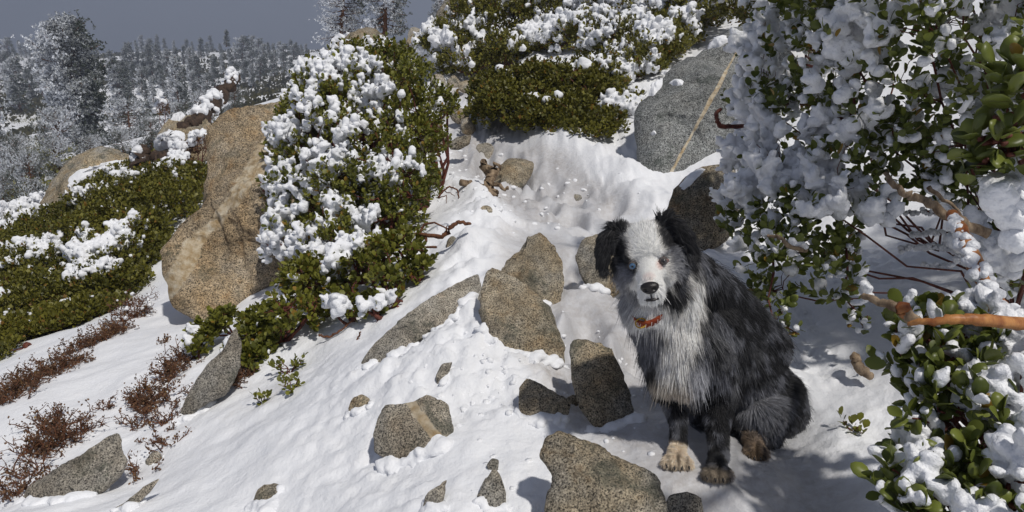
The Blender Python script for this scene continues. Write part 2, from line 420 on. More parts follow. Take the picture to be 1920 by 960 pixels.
def _near_relief(XY, r):
    z = np.zeros(len(XY)); near = 1 - sstep(6, 14, r)
    td = poly_dist(XY, TRAIL)
    onp = 1 - sstep(0.16, 0.42, td + 0.08 * vnoise(XY * 3.1, 5))
    calm = 1 - 0.75 * np.exp(-(((XY[:, 0] - 0.50) / 0.30) ** 2 + ((XY[:, 1] - 1.72) / 0.26) ** 2) ** 2)
    # lumps: broken crust round the rocks and the trail side, wind-smoothed to the left
    lump = sstep(-0.95, -0.15, XY[:, 0] + 0.35 * vnoise(XY * 1.1, 8) + 0.12 * (XY[:, 1] - 2))
    z = z + calm * near * (0.026 * fbm(XY * 1.7, 3, 3) + 0.014 * fbm(XY * 5.5, 3, 4))
    b = fbm(XY * 8.5 + 0.15 * np.c_[vnoise(XY * 6, 1), vnoise(XY * 6, 2)], 3, 21, 0.55, billow=True)
    b2 = fbm(XY * 21.0, 3, 31, 0.6, billow=True)
    amp = near * (1 + 0.5 * onp) * (0.12 + 0.88 * lump) * (0.30 + 0.85 * sstep(-0.35, 0.45, fbm(XY * 2.3, 2, 83)))
    z = z - calm * amp * (0.014 * b + 0.0095 * b2 + 0.0045 * fbm(XY * 47.0, 2, 35, 0.6, billow=True)) * (1 - 0.45 * onp)
    streak = fbm(np.c_[(XY[:, 0] * 0.75 + XY[:, 1] * 0.66) * 1.6, (XY[:, 0] * -0.66 + XY[:, 1] * 0.75) * 11], 3, 44)
    z = z + near * (1 - lump) * 0.007 * streak
    # trodden trough with boot and paw holes
    berm = np.exp(-((td - 0.50) / 0.13) ** 2) * sstep(1.9, 2.6, XY[:, 1])
    z = z + near * berm * (0.035 + 0.050 * fbm(XY * 4.2, 3, 71) + 0.030 * fbm(XY * 13, 3, 72))
    z = z - onp * near * 0.075 * np.clip(calm * 1.33 - .33, 0, 1)
    rs = np.random.RandomState(4)
    for k in range(84):
        t = rs.uniform(0.9, 8.2); i = np.searchsorted(TRAIL[:, 1], t) - 1
        f = (t - TRAIL[i, 1]) / (TRAIL[i + 1, 1] - TRAIL[i, 1]); c = TRAIL[i] * (1 - f) + TRAIL[i + 1] * f + rs.normal(0, 0.12, 2)
        an = rs.normal(0, 0.35); dp = rs.uniform(0.03, 0.085)
        if np.hypot(*(c - np.array([0.5, 1.75]))) < 0.34: continue
        w = np.where((np.abs(XY - c) < 0.5).all(1))[0]
        if not len(w): continue
        q = XY[w] - c; u = q[:, 0] * math.cos(an) + q[:, 1] * math.sin(an); v = -q[:, 0] * math.sin(an) + q[:, 1] * math.cos(an)
        e = (u / 0.065) ** 2 + (v / 0.15) ** 2
        z[w] += -near[w] * dp * np.exp(-e ** 2) + near[w] * 0.012 * np.exp(-(np.sqrt(e) - 1.5) ** 2 * 8)
    return z, onp

def _axis(lo, hi, a, b, step, g0, g1):
    c = list(np.arange(a, b, step)); s = step; x = c[-1]
    while x < hi: s *= g1; x += s; c.append(x)
    s = step; x = a; left = []
    while x > lo: s *= g0; x -= s; left.append(x)
    return np.array(left[::-1] + c)
gx = _axis(-330, 330, -1.5, 1.5, 0.012, 1.055, 1.06); gy = _axis(-25, 690, 1.25, 3.2, 0.012, 1.09, 1.033)
GX, GY = np.meshgrid(gx, gy); XY = np.c_[GX.ravel(), GY.ravel()]
Z, onp, near = ground_z(XY, True)
nx, ny = len(gx), len(gy)
ii = (np.arange(ny - 1)[:, None] * nx + np.arange(nx - 1)[None]).ravel()
Fq = np.stack([ii, ii + 1, ii + nx + 1, ii + nx], 1)
nm_ = near > 0; n1 = np.zeros(len(XY)); n2 = np.zeros(len(XY)); n1[nm_] = fbm(XY[nm_] * 2.4, 4, 61); n2[nm_] = fbm(XY[nm_] * 9, 3, 62)
dirt = near * np.clip(onp * (0.55 + 0.6 * n1 + 0.45 * n2), 0, 0.95) * 0.85
wet = near * np.clip(onp * 1.0 + 0.1 * n1, 0, 1) * (1 - sstep(5.0, 8.0, XY[:, 1]) * 0.5)
for (px, py, Y, r_) in [(425, 775, 2.5, .06), (520, 760, 2.55, .10), (230, 900, 2.25, .06), (1460, 880, 1.6, .04), (1245, 850, 1.72, .10)]:
    c = at(px, py, Y)[:2]
    dirt = np.maximum(dirt, 0.35 * np.exp(-(np.hypot(*(XY - c).T) / r_) ** 2) * np.clip(0.4 + n2, 0, 1))
GV = np.c_[XY, Z]
ground = add('ground', mk_mesh('ground', GV, [Fq], {'dirt': dirt, 'wet': wet}), M_SNOW, kind='structure',
             label='snow covered hillside with a trodden slushy trail climbing away', cat='ground')
BG = BVHTree.FromPolygons([tuple(v) for v in GV], [tuple(f) for f in Fq.tolist()])

def hit(px, py, bvh=None):
    d = ray(px, py); h = (bvh or BG).ray_cast(Vector(CAM), Vector(d).normalized(), 2000)
    return None if h[0] is None else np.array(h[0])
def gz(x, y):
    return BG.ray_cast(Vector((x, y, 60)), Vector((0, 0, -1)), 200)[0].z

# ------------------------------------------------------------------ rocks and boulders
M_ROCK_TAN = m_granite('granite_tan', 0.85, 0.5, 130.0, stain=0.35)
M_ROCK_GREY = m_granite('granite_grey', 0.35, 0.7, 150.0, stain=0.15)
M_ROCK_WARM = m_granite('granite_warm', 0.95, 0.4, 60.0, stain=0.55, light=0.95)
M_ROCK_DULL = m_granite('granite_dull', 0.6, 0.6, 60.0, stain=0.35, light=0.8)
ROCK_BVH = {}; CONTACT = []

def rock(label, poly, Y, lean=0.5, thick=0.5, back=0.7, cuts=7, seed=0, mat=None, nth=72, nr=13, name='rock', rough=1.0, group=None, flat=5.0, cutlist=(), sit=None, trim=1, chips=26):
    """a stone with the outline it shows, its own distance, a rounded and chipped front and a buried back"""
    rs = np.random.RandomState(seed + 100)
    poly = np.array(poly, float); cy = poly[:, 1].mean()
    if sit is not None:                                         # bed it: the ground meets the stone this far above its lowest outline
        pb = poly[:, 1].max() - sit * np.ptp(poly[:, 1]); lowx = poly[poly[:, 1] > cy, 0].mean(); pb = min(pb, 955.0)
        g = hit(lowx, pb); Y = g[1] / (1 + lean * (cy - pb) / F_PX) + 0.30 * thick * np.ptp(poly[:, 0]) / F_PX * g[1]
    P = np.array([at(px, py, Y * (1 + lean * (cy - py) / F_PX)) for px, py in poly])
    # resample the outline evenly, slightly rounded at the corners
    Q = np.concatenate([P, P[:1]]); seg = np.linalg.norm(np.diff(Q, axis=0), axis=1); s = np.r_[0, np.cumsum(seg)]
    u = np.linspace(0, s[-1], nth, endpoint=False)
    O = np.stack([np.interp(u, s, Q[:, k]) for k in range(3)], 1)
    O = (np.roll(O, 1, 0) + 2 * O + np.roll(O, -1, 0)) / 4
    c = O.mean(0); size = np.linalg.norm(O - c, axis=1).mean()
    n = nrm(np.cross(O[nth // 3] - c, O[0] - c)); 
    if n @ (CAM - c) < 0: n = -n
    T, B = 1.7 * thick * size, back * size
    rings = []
    sc_f = np.cos(np.linspace(0, math.pi / 2, nr, endpoint=False))            # 1 -> 0
    for s_ in sc_f: rings.append(c + (O - c) * s_ + n * T * (1 - s_ ** flat) ** (1 / flat))
    backr = []
    for s_ in np.cos(np.linspace(0, math.pi / 2, 8, endpoint=False))[1:]: backr.append(c + (O - c) * (s_ * 0.75 + 0.25 * s_ ** 2) - n * B * (1 - s_ ** 2) ** 0.5)
    V = np.concatenate([np.concatenate(backr[::-1]), np.concatenate(rings), [c - n * B], [c + n * T]])
    R = len(backr) + nr; i = (np.arange(R - 1)[:, None] * nth); j = np.arange(nth)[None]; k = (j + 1) % nth
    Fq = np.stack([i + j, i + k, i + nth + k, i + nth + j], -1).reshape(-1, 4)
    j = np.arange(nth); b0 = R * nth
    Ft = np.concatenate([np.stack([np.full(nth, b0), (j + 1) % nth, j], 1), np.stack([np.full(nth, b0 + 1), (R - 1) * nth + j, (R - 1) * nth + (j + 1) % nth], 1)])
    D = V - c
    # chip flat faces off it
    ex = nrm(np.cross([0, 0, 1.0], n)); ey = np.cross(n, ex)
    az0 = rs.uniform(0, 6.28); nc = max(3, min(cuts, 5))
    dirs = []
    for k_ in range(nc):
        a_ = az0 + k_ * 6.283 / nc + rs.normal(0, .3); tn = rs.uniform(.25, .85); dirs.append((math.cos(a_) * tn, math.sin(a_) * tn, 1.0, None))
    dirs += [(rs.normal(0, 1), rs.normal(0, 1), 0.25, rs.uniform(0.90, 0.97)) for _ in range(trim)]
    dirs += list(cutlist)
    for a, b, w, h in dirs:
        d = nrm(a * ex + b * ey + w * n); q = D @ d; om = ((O - c) @ d).max()
        lim = max(om * rs.uniform(.86, 1.0), 0.05 * size) if h is None else max(q.max() * h, om * .93)
        D = D - np.where(q > lim, (q - lim) * 0.97, 0)[:, None] * d
    for _ in range(chips):                                      # spalled edges and faces
        v = D[rs.randint(len(D) // 3, len(D))]; d = nrm(n * .8 + nrm(v) + rs.normal(0, .30, 3)); q = D @ d
        lim = v @ d - size * rs.uniform(.004, .035); w_ = np.exp(-((D - v) ** 2).sum(1) / (size * rs.uniform(.25, .7)) ** 2)
        D = D - (np.clip(q - lim, 0, .045 * size) * np.clip(w_ * 2.5, 0, 1))[:, None] * d
    nn = nrm(D)
    D = D + nn * (size * rough * (0.020 * fbm((D + c) * (2.2 / size) + seed, 4, seed))[:, None])
    D = D + nn * (size * rough * (0.016 * fbm((D + c) * (6.0 / size) + seed, 4, seed + 5, 0.62, True))[:, None])
    V = c + D
    if c[1] < 3.3:
        zg = ground_z(V[:, :2]); w = np.where(np.abs(V[:, 2] - zg) < 0.014)[0]
        if len(w): CONTACT.append((V[rs.choice(w, min(len(w), int(40 + 330 * size)))], size))
    me = mk_mesh(name, V, [Fq, Ft])
    o = add(name, me, mat or M_ROCK_TAN, label=label, cat='boulder' if 'boulder' in name else 'rock', group=group)
    ROCK_BVH[o.name] = BVHTree.FromPolygons([tuple(v) for v in V], [tuple(f) for f in Fq.tolist()] + [tuple(f) for f in Ft.tolist()])
    return o

def snow_patch(parent, poly, thick=0.03, nth=48, seed=0, name='snow_patch'):
    """snow lying on a stone, following its surface"""
    bv = ROCK_BVH[parent.name]; poly = np.array(poly, float)
    Q = np.concatenate([poly, poly[:1]]); s = np.r_[0, np.cumsum(np.linalg.norm(np.diff(Q, axis=0), axis=1))]
    u = np.linspace(0, s[-1], nth, endpoint=False); O = np.stack([np.interp(u, s, Q[:, k]) for k in (0, 1)], 1)
    O = (np.roll(O, 1, 0) + 2 * O + np.roll(O, -1, 0)) / 4; c = O.mean(0)
    O = c + (O - c) * (1 + 0.10 * vnoise(O / 9.0 + seed, seed))[:, None]
    rows = []; nrs = 7
    for r in range(nrs):
        sc = math.cos(r / nrs * math.pi / 2)
        for p in c + (O - c) * sc:
            h = bv.ray_cast(Vector(CAM), Vector(ray(*p)).normalized(), 300)
            if h[0] is None:
                q = bv.find_nearest(Vector(at(p[0], p[1], float(np.linalg.norm(np.array(parent.data.vertices[0].co))))) ); h = (q[0], q[1])
            nn = np.array(h[1]); 
            if nn @ (CAM - np.array(h[0])) < 0: nn = -nn
            up = nrm(nn + np.array([0, 0, 0.7]))
            rows.append(np.array(h[0]) + up * (thick * (1 - sc ** 2.2) - 0.006))
    h = np.array(rows).reshape(nrs, nth, 3); tip = h[-1].mean(0)
    V = np.concatenate([h.reshape(-1, 3), [tip]])
    V[nth:] += 0.18 * thick * fbm(V[nth:] * 30, 3, seed)[:, None] * np.array([0, -0.4, 1])
    i = np.arange(nrs - 1)[:, None] * nth; j = np.arange(nth)[None]; k = (j + 1) % nth
    Fq = np.stack([i + j, i + k, i + nth + k, i + nth + j], -1).reshape(-1, 4); j = np.arange(nth)
    Ft = np.stack([(nrs - 1) * nth + j, (nrs - 1) * nth + (j + 1) % nth, np.full(nth, nrs * nth)], 1)
    return add(name, mk_mesh(name, V, [Fq, Ft]), M_CLUMP, parent)

def vein(p0, p1, Y0, Y1, w):
    a, b = at(*p0, Y0), at(*p1, Y1); d = nrm(b - a); v = nrm((a + b) / 2 - CAM)
    return (a, nrm(np.cross(d, v)), w)

M_BIG = m_granite('granite_veined', 0.8, 0.55, 75.0, [vein((560, 205), (300, 560), 4.3, 3.95, 0.050)], 0.48, hue=(1.07, .97, .85))
big = rock('huge tan granite boulder crossed by a pale diagonal vein, leaning on the slope',
           [(258, 480), (282, 440), (312, 408), (345, 400), (362, 360), (378, 300), (382, 220), (410, 190), (470, 165), (540, 135), (590, 112), (640, 120), (680, 220), (660, 350),
            (600, 470), (520, 520), (455, 545), (390, 585), (330, 612), (285, 590), (268, 540)], 4.25, lean=0.9, thick=0.40, back=0.7, cuts=6, seed=3, mat=M_BIG, nth=190, nr=40, name='boulder', flat=6.0, trim=0, chips=70,
           cutlist=[(-0.75, 0.15, 0.75, 0.86), (0.25, -0.7, 0.7, 0.84), (0.5, 0.4, 0.8, .8)])
snow_patch(big, [(300, 412), (322, 398), (348, 392), (345, 402), (318, 412)], 0.02, seed=2)
M_RB = m_granite('granite_grey_veined', 0.15, 0.9, 75.0, [vein((1405, 55), (1255, 330), 5.4, 5.0, 0.013)], 0.04, 0.80, hue=(.86, .95, 1.06))
rb = rock('large grey granite boulder with a thin pale vein beside the frosted bush',
          [(1186, 232), (1196, 196), (1238, 152), (1288, 92), (1345, 52), (1405, 30), (1452, 38), (1490, 90), (1480, 190), (1430, 260), (1340, 300), (1290, 325), (1245, 352), (1212, 345), (1198, 300)],
          5.1, lean=0.9, thick=0.45, back=0.8, cuts=5, seed=11, mat=M_RB, nth=150, nr=30, name='boulder', flat=5.0, cutlist=[(-0.8, -0.1, 0.7, 0.78), (0.5, 0.6, 0.7, 0.8)])
snow_patch(rb, [(1320, 82), (1335, 70), (1362, 66), (1370, 76), (1350, 88), (1325, 95)], 0.04, seed=5)
snow_patch(rb, [(1208, 172), (1222, 150), (1246, 138), (1244, 158), (1226, 182), (1212, 182)], 0.045, seed=6)
snow_patch(rb, [(1253, 156), (1265, 147), (1284, 152), (1280, 160), (1260, 161)], 0.03, seed=7)
snow_patch(rb, [(1218, 250), (1228, 243), (1232, 252), (1222, 256)], 0.02, seed=8)
r = rock('brown weathered rock under the frosted bush, behind the dog head',
     [(1248, 385), (1262, 350), (1290, 322), (1330, 300), (1380, 310), (1390, 380), (1370, 450), (1330, 475), (1290, 470), (1258, 440)], 3.45, 0.6, 0.5, 0.7, 6, 21,
     m_granite('granite_brown', 0.9, 0.7, 90.0, stain=0.7, light=0.8), name='rock')
snow_patch(r, [(1268, 352), (1290, 325), (1322, 308), (1330, 312), (1300, 345), (1278, 362)], 0.02, seed=9)
rock('pale tan rock with a blunt top at the trail edge', [(940, 500), (958, 462), (985, 432), (1012, 427), (1038, 452), (1056, 485), (1058, 525), (1052, 575), (1020, 600), (955, 590), (925, 540)], 2.85, 0.6, 0.55, 0.7, 6, 31, nth=96, nr=18, sit=0.14, trim=0)
rock('tan rock half hidden behind the dog ear', [(1074, 480), (1090, 448), (1120, 436), (1160, 440), (1180, 480), (1170, 540), (1140, 570), (1115, 568), (1100, 540), (1085, 505)], 2.55, 0.6, 0.5, 0.7, 6, 33, nth=96, nr=18, sit=0.14, trim=0)
rock('ridge-backed tan rock with a dark right flank rising from the central snow', [(895, 530), (905, 500), (930, 495), (960, 510), (1000, 545), (1032, 578), (1045, 605), (1062, 645), (1065, 700), (985, 700), (925, 650), (895, 590)],
     2.42, 0.7, 0.5, 0.6, 4, 35, nth=110, nr=20, cutlist=[(-0.6, 0.3, 0.7, 0.7), (0.75, 0.25, 0.65, 0.72)], sit=0.14, trim=0)
rock('long dark granite edge running down to the left of the central snow', [(655, 725), (672, 680), (700, 645), (750, 605), (800, 570), (860, 525), (905, 498), (930, 560), (900, 612), (810, 628), (760, 668), (720, 720), (695, 760)],
     2.44, 0.5, 0.28, 0.5, 3, 37, M_ROCK_GREY, nth=140, nr=14, rough=0.7, trim=0)
rock('upright tan slab at the left of the dog chest', [(1066, 650), (1070, 627), (1092, 620), (1125, 635), (1155, 655), (1172, 690), (1192, 735), (1203, 790), (1190, 835), (1130, 820), (1085, 760), (1068, 700)],
     2.02, 0.8, 0.38, 0.5, 6, 39, nth=110, nr=20, flat=6.0, sit=.12)
rock('dark speckled triangular rock in the middle of the snow', [(972, 720), (985, 703), (1015, 718), (1050, 740), (1075, 750), (1072, 775), (1040, 810), (990, 800), (970, 770)], 1.93, 0.7, 0.5, 0.6, 6, 41, nth=90, nr=16, sit=0.14, trim=0)
rock('small wedge of stone beside the triangular rock', [(1062, 745), (1075, 738), (1087, 745), (1085, 762), (1068, 765)], 1.92, 0.5, 0.6, 0.8, 5, 43, nth=36, nr=8, sit=0.14, trim=0)
M_MID = m_granite('granite_pale_vein', 0.5, 0.8, 130.0, [vein((778, 760), (835, 845), 1.85, 1.72, 0.015)], 0.15)
rock('dark speckled rock with a pale vein, sunk in the foreground snow', [(688, 815), (700, 778), (720, 760), (770, 748), (800, 735), (845, 755), (850, 800), (845, 840), (830, 860), (790, 890), (750, 905), (722, 890), (715, 860), (690, 850)],
     1.80, 0.75, 0.40, 0.5, 5, 45, M_MID, nth=110, nr=20, flat=6.0, sit=0.14, trim=0)
rock('small dark stone tip showing above the veined rock', [(815, 705), (828, 682), (850, 676), (842, 700), (836, 735), (820, 735)], 1.98, 0.5, 0.4, 0.6, 5, 47, M_ROCK_GREY, nth=40, nr=9, sit=.22)
rock('small tan stone at the left of the veined rock', [(648, 778), (660, 745), (675, 735), (694, 748), (690, 765), (670, 782)], 1.98, 0.5, 0.45, 0.6, 5, 49, nth=44, nr=9, sit=.22)
rock('broad mossy tan rock at the bottom edge below the dog', [(1008, 850), (1020, 815), (1045, 802), (1090, 822), (1140, 845), (1190, 865), (1238, 885), (1256, 920), (1270, 1000), (1060, 1020), (1015, 960), (1035, 890)],
     1.44, 0.85, 0.36, 0.5, 6, 51, m_granite('granite_mossy', 0.9, 0.6, 130.0, stain=0.55), nth=140, nr=26, flat=6.0, trim=0)
rock('dark stone at the bottom edge below the dog paws', [(1240, 950), (1255, 928), (1290, 920), (1318, 932), (1322, 985), (1250, 990)], 1.46, 0.6, 0.4, 0.6, 5, 53, M_ROCK_GREY, nth=60, nr=12)
rock('small tan stone in the snow left of the mossy rock', [(892, 935), (905, 900), (925, 872), (938, 890), (948, 920), (952, 985), (910, 990)], 1.52, 0.6, 0.5, 0.7, 6, 55, nth=60, nr=12, sit=.22)
rock('tiny dark stone above the small tan stone', [(910, 872), (922, 858), (936, 862), (934, 885), (918, 892)], 1.60, 0.5, 0.5, 0.7, 4, 56, M_ROCK_GREY, nth=36, nr=8, sit=.22)
rock('thin dark stone at the bottom edge of the snow mound', [(790, 955), (800, 925), (828, 905), (842, 895), (832, 935), (815, 985), (790, 990)], 1.55, 0.5, 0.4, 0.6, 5, 57, M_ROCK_GREY, nth=48, nr=9, sit=.22)
rock('rounded speckled rock cut by the bottom edge', [(452, 965), (470, 930), (490, 908), (515, 902), (540, 918), (558, 945), (565, 1000), (450, 1000)], 1.72, 0.7, 0.5, 0.6, 5, 59, nth=80, nr=14, sit=0.14, trim=0)
M_SLAB = m_granite('granite_slab', 0.35, 0.55, 110.0, stain=0.12, light=0.85)
sl = rock('long grey slab with a snow cap in the bottom corner', [(5, 965), (25, 935), (60, 905), (110, 875), (160, 850), (200, 822), (220, 808), (232, 840), (242, 860), (225, 890), (160, 945), (120, 1000), (10, 1000)],
     2.12, 0.6, 0.30, 0.7, 5, 61, M_SLAB, nth=120, nr=20, flat=6.0)
rock('grey slanting slab edge with a pale patch by the dry twigs', [(318, 800), (345, 760), (370, 720), (395, 680), (420, 640), (440, 610), (452, 640), (448, 690), (425, 740), (390, 755), (360, 780), (335, 808)], 2.62, 0.35, 0.25, 0.6, 5, 63, M_SLAB, nth=100, nr=14)
rock('thin rock edge barely showing in the lower snow', [(195, 965), (240, 938), (280, 905), (300, 895), (285, 920), (250, 950), (225, 985)], 2.02, 0.4, 0.22, 0.4, 3, 65, M_ROCK_GREY, nth=60, nr=9, sit=.22)
rock('small dark stone peeking out beside the dry twigs', [(268, 870), (282, 845), (300, 848), (306, 862), (285, 880)], 2.32, 0.5, 0.5, 0.7, 5, 66, M_ROCK_GREY, nth=36, nr=8, sit=.22)
rock('squarish tan rock standing on the trail', [(925, 340), (935, 312), (952, 297), (985, 296), (1003, 302), (1000, 322), (985, 345), (960, 362), (930, 358)], 4.75, 0.6, 0.6, 0.8, 6, 67, nth=70, nr=14, sit=0.14, trim=0)
rock('grey rock above the squarish rock on the trail', [(886, 288), (895, 270), (915, 264), (935, 272), (947, 284), (935, 305), (900, 308)], 5.3, 0.6, 0.6, 0.8, 5, 69, M_ROCK_GREY, nth=60, nr=12, sit=0.14, trim=0)
rock('dark rock under the left bush beside the trail', [(775, 262), (785, 232), (805, 222), (830, 238), (842, 258), (835, 280), (790, 285)], 5.4, 0.6, 0.6, 0.8, 5, 71, M_ROCK_DULL, nth=60, nr=12)
rock('small tan rock next to the dark rock by the bush', [(838, 268), (855, 258), (885, 250), (882, 268), (860, 280), (842, 280)], 5.6, 0.6, 0.6, 0.8, 5, 73, M_ROCK_DULL, nth=48, nr=9)
UP = [('lowest', 862, 212, 20, 14, 6.6), ('leaning', 878, 232, 16, 13, 6.2), ('mossy', 822, 148, 17, 15, 8.2), ('pale', 850, 150, 14, 13, 8.3), ('flat', 872, 158, 16, 8, 8.0), ('dark', 840, 196, 12, 8, 7.0),
      ('round', 750, 85, 9, 9, 10.2), ('tall', 772, 78, 14, 22, 10.4), ('broad', 775, 60, 16, 14, 11.0), ('slanting', 928, 108, 20, 14, 9.2), ('half-buried', 905, 118, 14, 9, 9.0)]
for k, (w, px, py, rx, ry, Y) in enumerate(UP):
    rs = np.random.RandomState(300 + k); a = np.arange(9) * 2 * math.pi / 9 + rs.uniform(0, 1)
    rr = rs.uniform(0.8, 1.15, 9)
    rock('%s stone among the rocks on the upper trail' % w, np.c_[px + rx * np.cos(a) * rr, py + 4 + (ry + 4) * np.sin(a) * rr], Y, 0.6, 0.7, 0.9, 5, 75 + k, (M_ROCK_DULL, M_ROCK_TAN, M_ROCK_GREY)[k % 3], nth=40, nr=8, group='stones on the upper trail')
for k, (w, px, py, rx, ry, Y) in enumerate([('low tan stone surfacing in the trail slush', 1078, 369, 17, 6, 4.25), ('flat stone in the snow beside the squarish rock', 912, 391, 14, 7, 3.95), ('small tan stone at the tip of the bare branch', 849, 455, 13, 13, 3.35),
                                            ('small orange stone at the foot of the brown rock', 1341, 463, 10, 6, 3.2)]):
    rs = np.random.RandomState(340 + k); a = np.arange(9) * 2 * math.pi / 9
    g = hit(px, py); Yg = g[1] if g is not None and abs(g[1] - Y) < 1.2 else Y
    rock(w, np.c_[px + rx * np.cos(a) * rs.uniform(.8, 1.1, 9), py + 2 + (ry + 3) * np.sin(a) * rs.uniform(.8, 1.1, 9)], Yg, 0.6, 0.7, 0.9, 4, 95 + k, M_ROCK_TAN, nth=40, nr=8)
pk = rock('pointed brown boulder on the skyline below the frosted pines', [(598, 95), (622, 72), (650, 55), (678, 40), (700, 50), (725, 72), (750, 92), (768, 110), (760, 140), (700, 160), (620, 150)], 10.3, 0.8, 0.5, 0.8, 6, 101, M_ROCK_WARM, nth=90, nr=18, name='boulder')
snow_patch(pk, [(604, 90), (630, 68), (660, 50), (668, 52), (645, 72), (615, 92)], 0.08, seed=12)
hb = rock('grey boulder poking out at the foot of the highest bush', [(806, 65), (815, 30), (830, 5), (845, -20), (870, -10), (850, 30), (830, 60)], 10.4, 0.5, 0.5, 0.8, 5, 103, M_ROCK_DULL, nth=60, nr=12, name='boulder')
rock('grey rock among the snowy shrubs on the upper hillside', [(1280, 55), (1295, 20), (1320, -5), (1360, -10), (1365, 15), (1330, 45), (1300, 65)], 8.3, 0.6, 0.5, 0.8, 5, 105, M_ROCK_DULL, nth=60, nr=12)
oc = rock('low brown outcrop with snow in its hollow, left of the big boulder', [(48, 425), (62, 380), (92, 335), (120, 300), (165, 278), (200, 270), (245, 280), (275, 300), (262, 340), (215, 380), (150, 400), (110, 440), (60, 450)], 8.9, 0.9, 0.4, 0.6, 8, 107, M_ROCK_WARM, nth=130, nr=24, name='boulder')
snow_patch(oc, [(124, 332), (150, 322), (190, 312), (222, 300), (250, 298), (248, 315), (225, 325), (205, 345), (180, 335), (140, 350), (125, 350)], 0.10, seed=14)
oc2 = rock('brown outcrop with bright snow below the dark logs', [(285, 285), (292, 240), (310, 222), (340, 205), (375, 205), (398, 230), (400, 290), (350, 310), (300, 305)], 8.5, 0.9, 0.45, 0.7, 6, 109, M_ROCK_WARM, nth=90, nr=18, name='boulder')
snow_patch(oc2, [(280, 280), (298, 258), (320, 246), (345, 248), (350, 262), (325, 275), (300, 284)], 0.10, seed=16)
snow_patch(oc2, [(318, 225), (338, 212), (352, 215), (338, 228)], 0.08, seed=17)

# crumbs and clods of snow: pressed against the stones and strewn over the broken crust
rs = np.random.RandomState(8); sb = MB()
for P, size in CONTACT:
    Q = P + rs.normal(0, 0.010, P.shape) * [1, 1, .5]; Q[:, 2] = np.minimum(Q[:, 2], ground_z(Q[:, :2]) + .002)
    blobs(sb, Q, np.where(rs.rand(len(Q)) < .25, rs.uniform(.014, .028, len(Q)), rs.uniform(.006, .020, len(Q))) * min(1, size / .09), 2, squash=.5, noise=.35, seed=3)
C = []
for px, py, sx, sy, n in [(930, 680, 90, 60, 120), (960, 800, 80, 70, 120), (1000, 380, 90, 40, 60), (860, 330, 50, 40, 40), (1190, 780, 40, 50, 70)]:
    for _ in range(n):
        g = hit(px + rs.normal(0, sx), py + rs.normal(0, sy))
        if g is not None and g[1] < 6: C.append(g - [0, 0, .003])
C = np.array(C); R = rs.uniform(.004, .010, len(C)) * np.clip(C[:, 1] / 2.2, .8, 2.2)
blobs(sb, C, R, 1, squash=.6, noise=.5, seed=9)
add('snow_crumbs', merged(sb, .0065, .25, 4, 'snow_crumbs'), M_CLUMP, kind='stuff', label='loose crumbs and clods of snow around the foreground rocks', cat='snow')

# ------------------------------------------------------------------ manzanita bushes
def lump_pts(lumps):
    return np.array([np.r_[l[1:7]] if l[0] == 'w' else np.r_[at(l[0], l[1], l[2]), l[3:6]] for l in lumps], float)

def sample_tips(LP, n, rs, inner=0.55, floor=0.02):
    """shoot tips through the outer shell of a bush made of overlapping rounded masses"""
    w = (LP[:, 3] * LP[:, 5]) + LP[:, 4] * LP[:, 3]; w = w / w.sum()
    out_p, out_n = [], []
    tot = 0
    for _it in range(60):
        if tot >= n: break
        k = rs.choice(len(LP), 2000, p=w); d = nrm(rs.normal(size=(2000, 3))); d[:, 2] = np.abs(d[:, 2]) * np.where(rs.rand(2000) < 0.75, 1, -0.7)
        s = 1 - (1 - inner) * rs.rand(2000) ** 1.6
        wob = 1 + 0.22 * fbm(d * 2.2 + k[:, None] * 3.7, 3, 9)
        P = LP[k, :3] + d * LP[k, 3:6] * (s * wob)[:, None]
        q = ((P[:, None] - LP[None, :, :3]) / LP[None, :, 3:6]); q2 = (q ** 2).sum(-1); q2[np.arange(2000), k] = 9
        ok = q2.min(1) > 0.5
        ok &= P[:, 2] > base_z(P[:, :2]) + floor
        nn = nrm(d / LP[k, 3:6])
        out_p.append(P[ok]); out_n.append(nn[ok]); tot += ok.sum()
    if tot < max(n, 1): print('FEW TIPS', tot, n, LP[0, :3])
    return np.concatenate(out_p)[:n], np.concatenate(out_n)[:n]

def rosette(tip, out, rs, per, llen, spread=0.9, jit=0.35):
    """leaves round shoot tips; returns base points, directions, faces, lengths"""
    n = len(tip); ax = nrm(out * 0.65 + np.array([0, 0, 0.75]) + rs.normal(0, jit, (n, 3)))
    e1 = nrm(np.cross(ax, nrm(rs.normal(size=(n, 3))))); e2 = np.cross(ax, e1)
    m = n * per; idx = np.repeat(np.arange(n), per); j = np.tile(np.arange(per), n)
    ang = j * 2.4 + np.repeat(rs.uniform(0, 6.28, n), per) + rs.normal(0, 0.25, m)
    rad = np.cos(ang)[:, None] * e1[idx] + np.sin(ang)[:, None] * e2[idx]
    t = (j / max(per - 1, 1))
    el = (1.15 - 0.75 * t) * spread + rs.normal(0, 0.18, m)                        # lower leaves spread, top ones stand up
    D = nrm(np.cos(el)[:, None] * ax[idx] + np.sin(el)[:, None] * rad + rs.normal(0, 0.12, (m, 3)))
    N = nrm(np.sin(el)[:, None] * ax[idx] - np.cos(el)[:, None] * rad + rs.normal(0, 0.25, (m, 3)))
    O = tip[idx] + ax[idx] * (llen * 1.5 * (t - 0.6))[:, None] + rad * llen * 0.08
    L = llen * rs.uniform(0.65, 1.15, m)
    return O, D, N, L, idx, ax

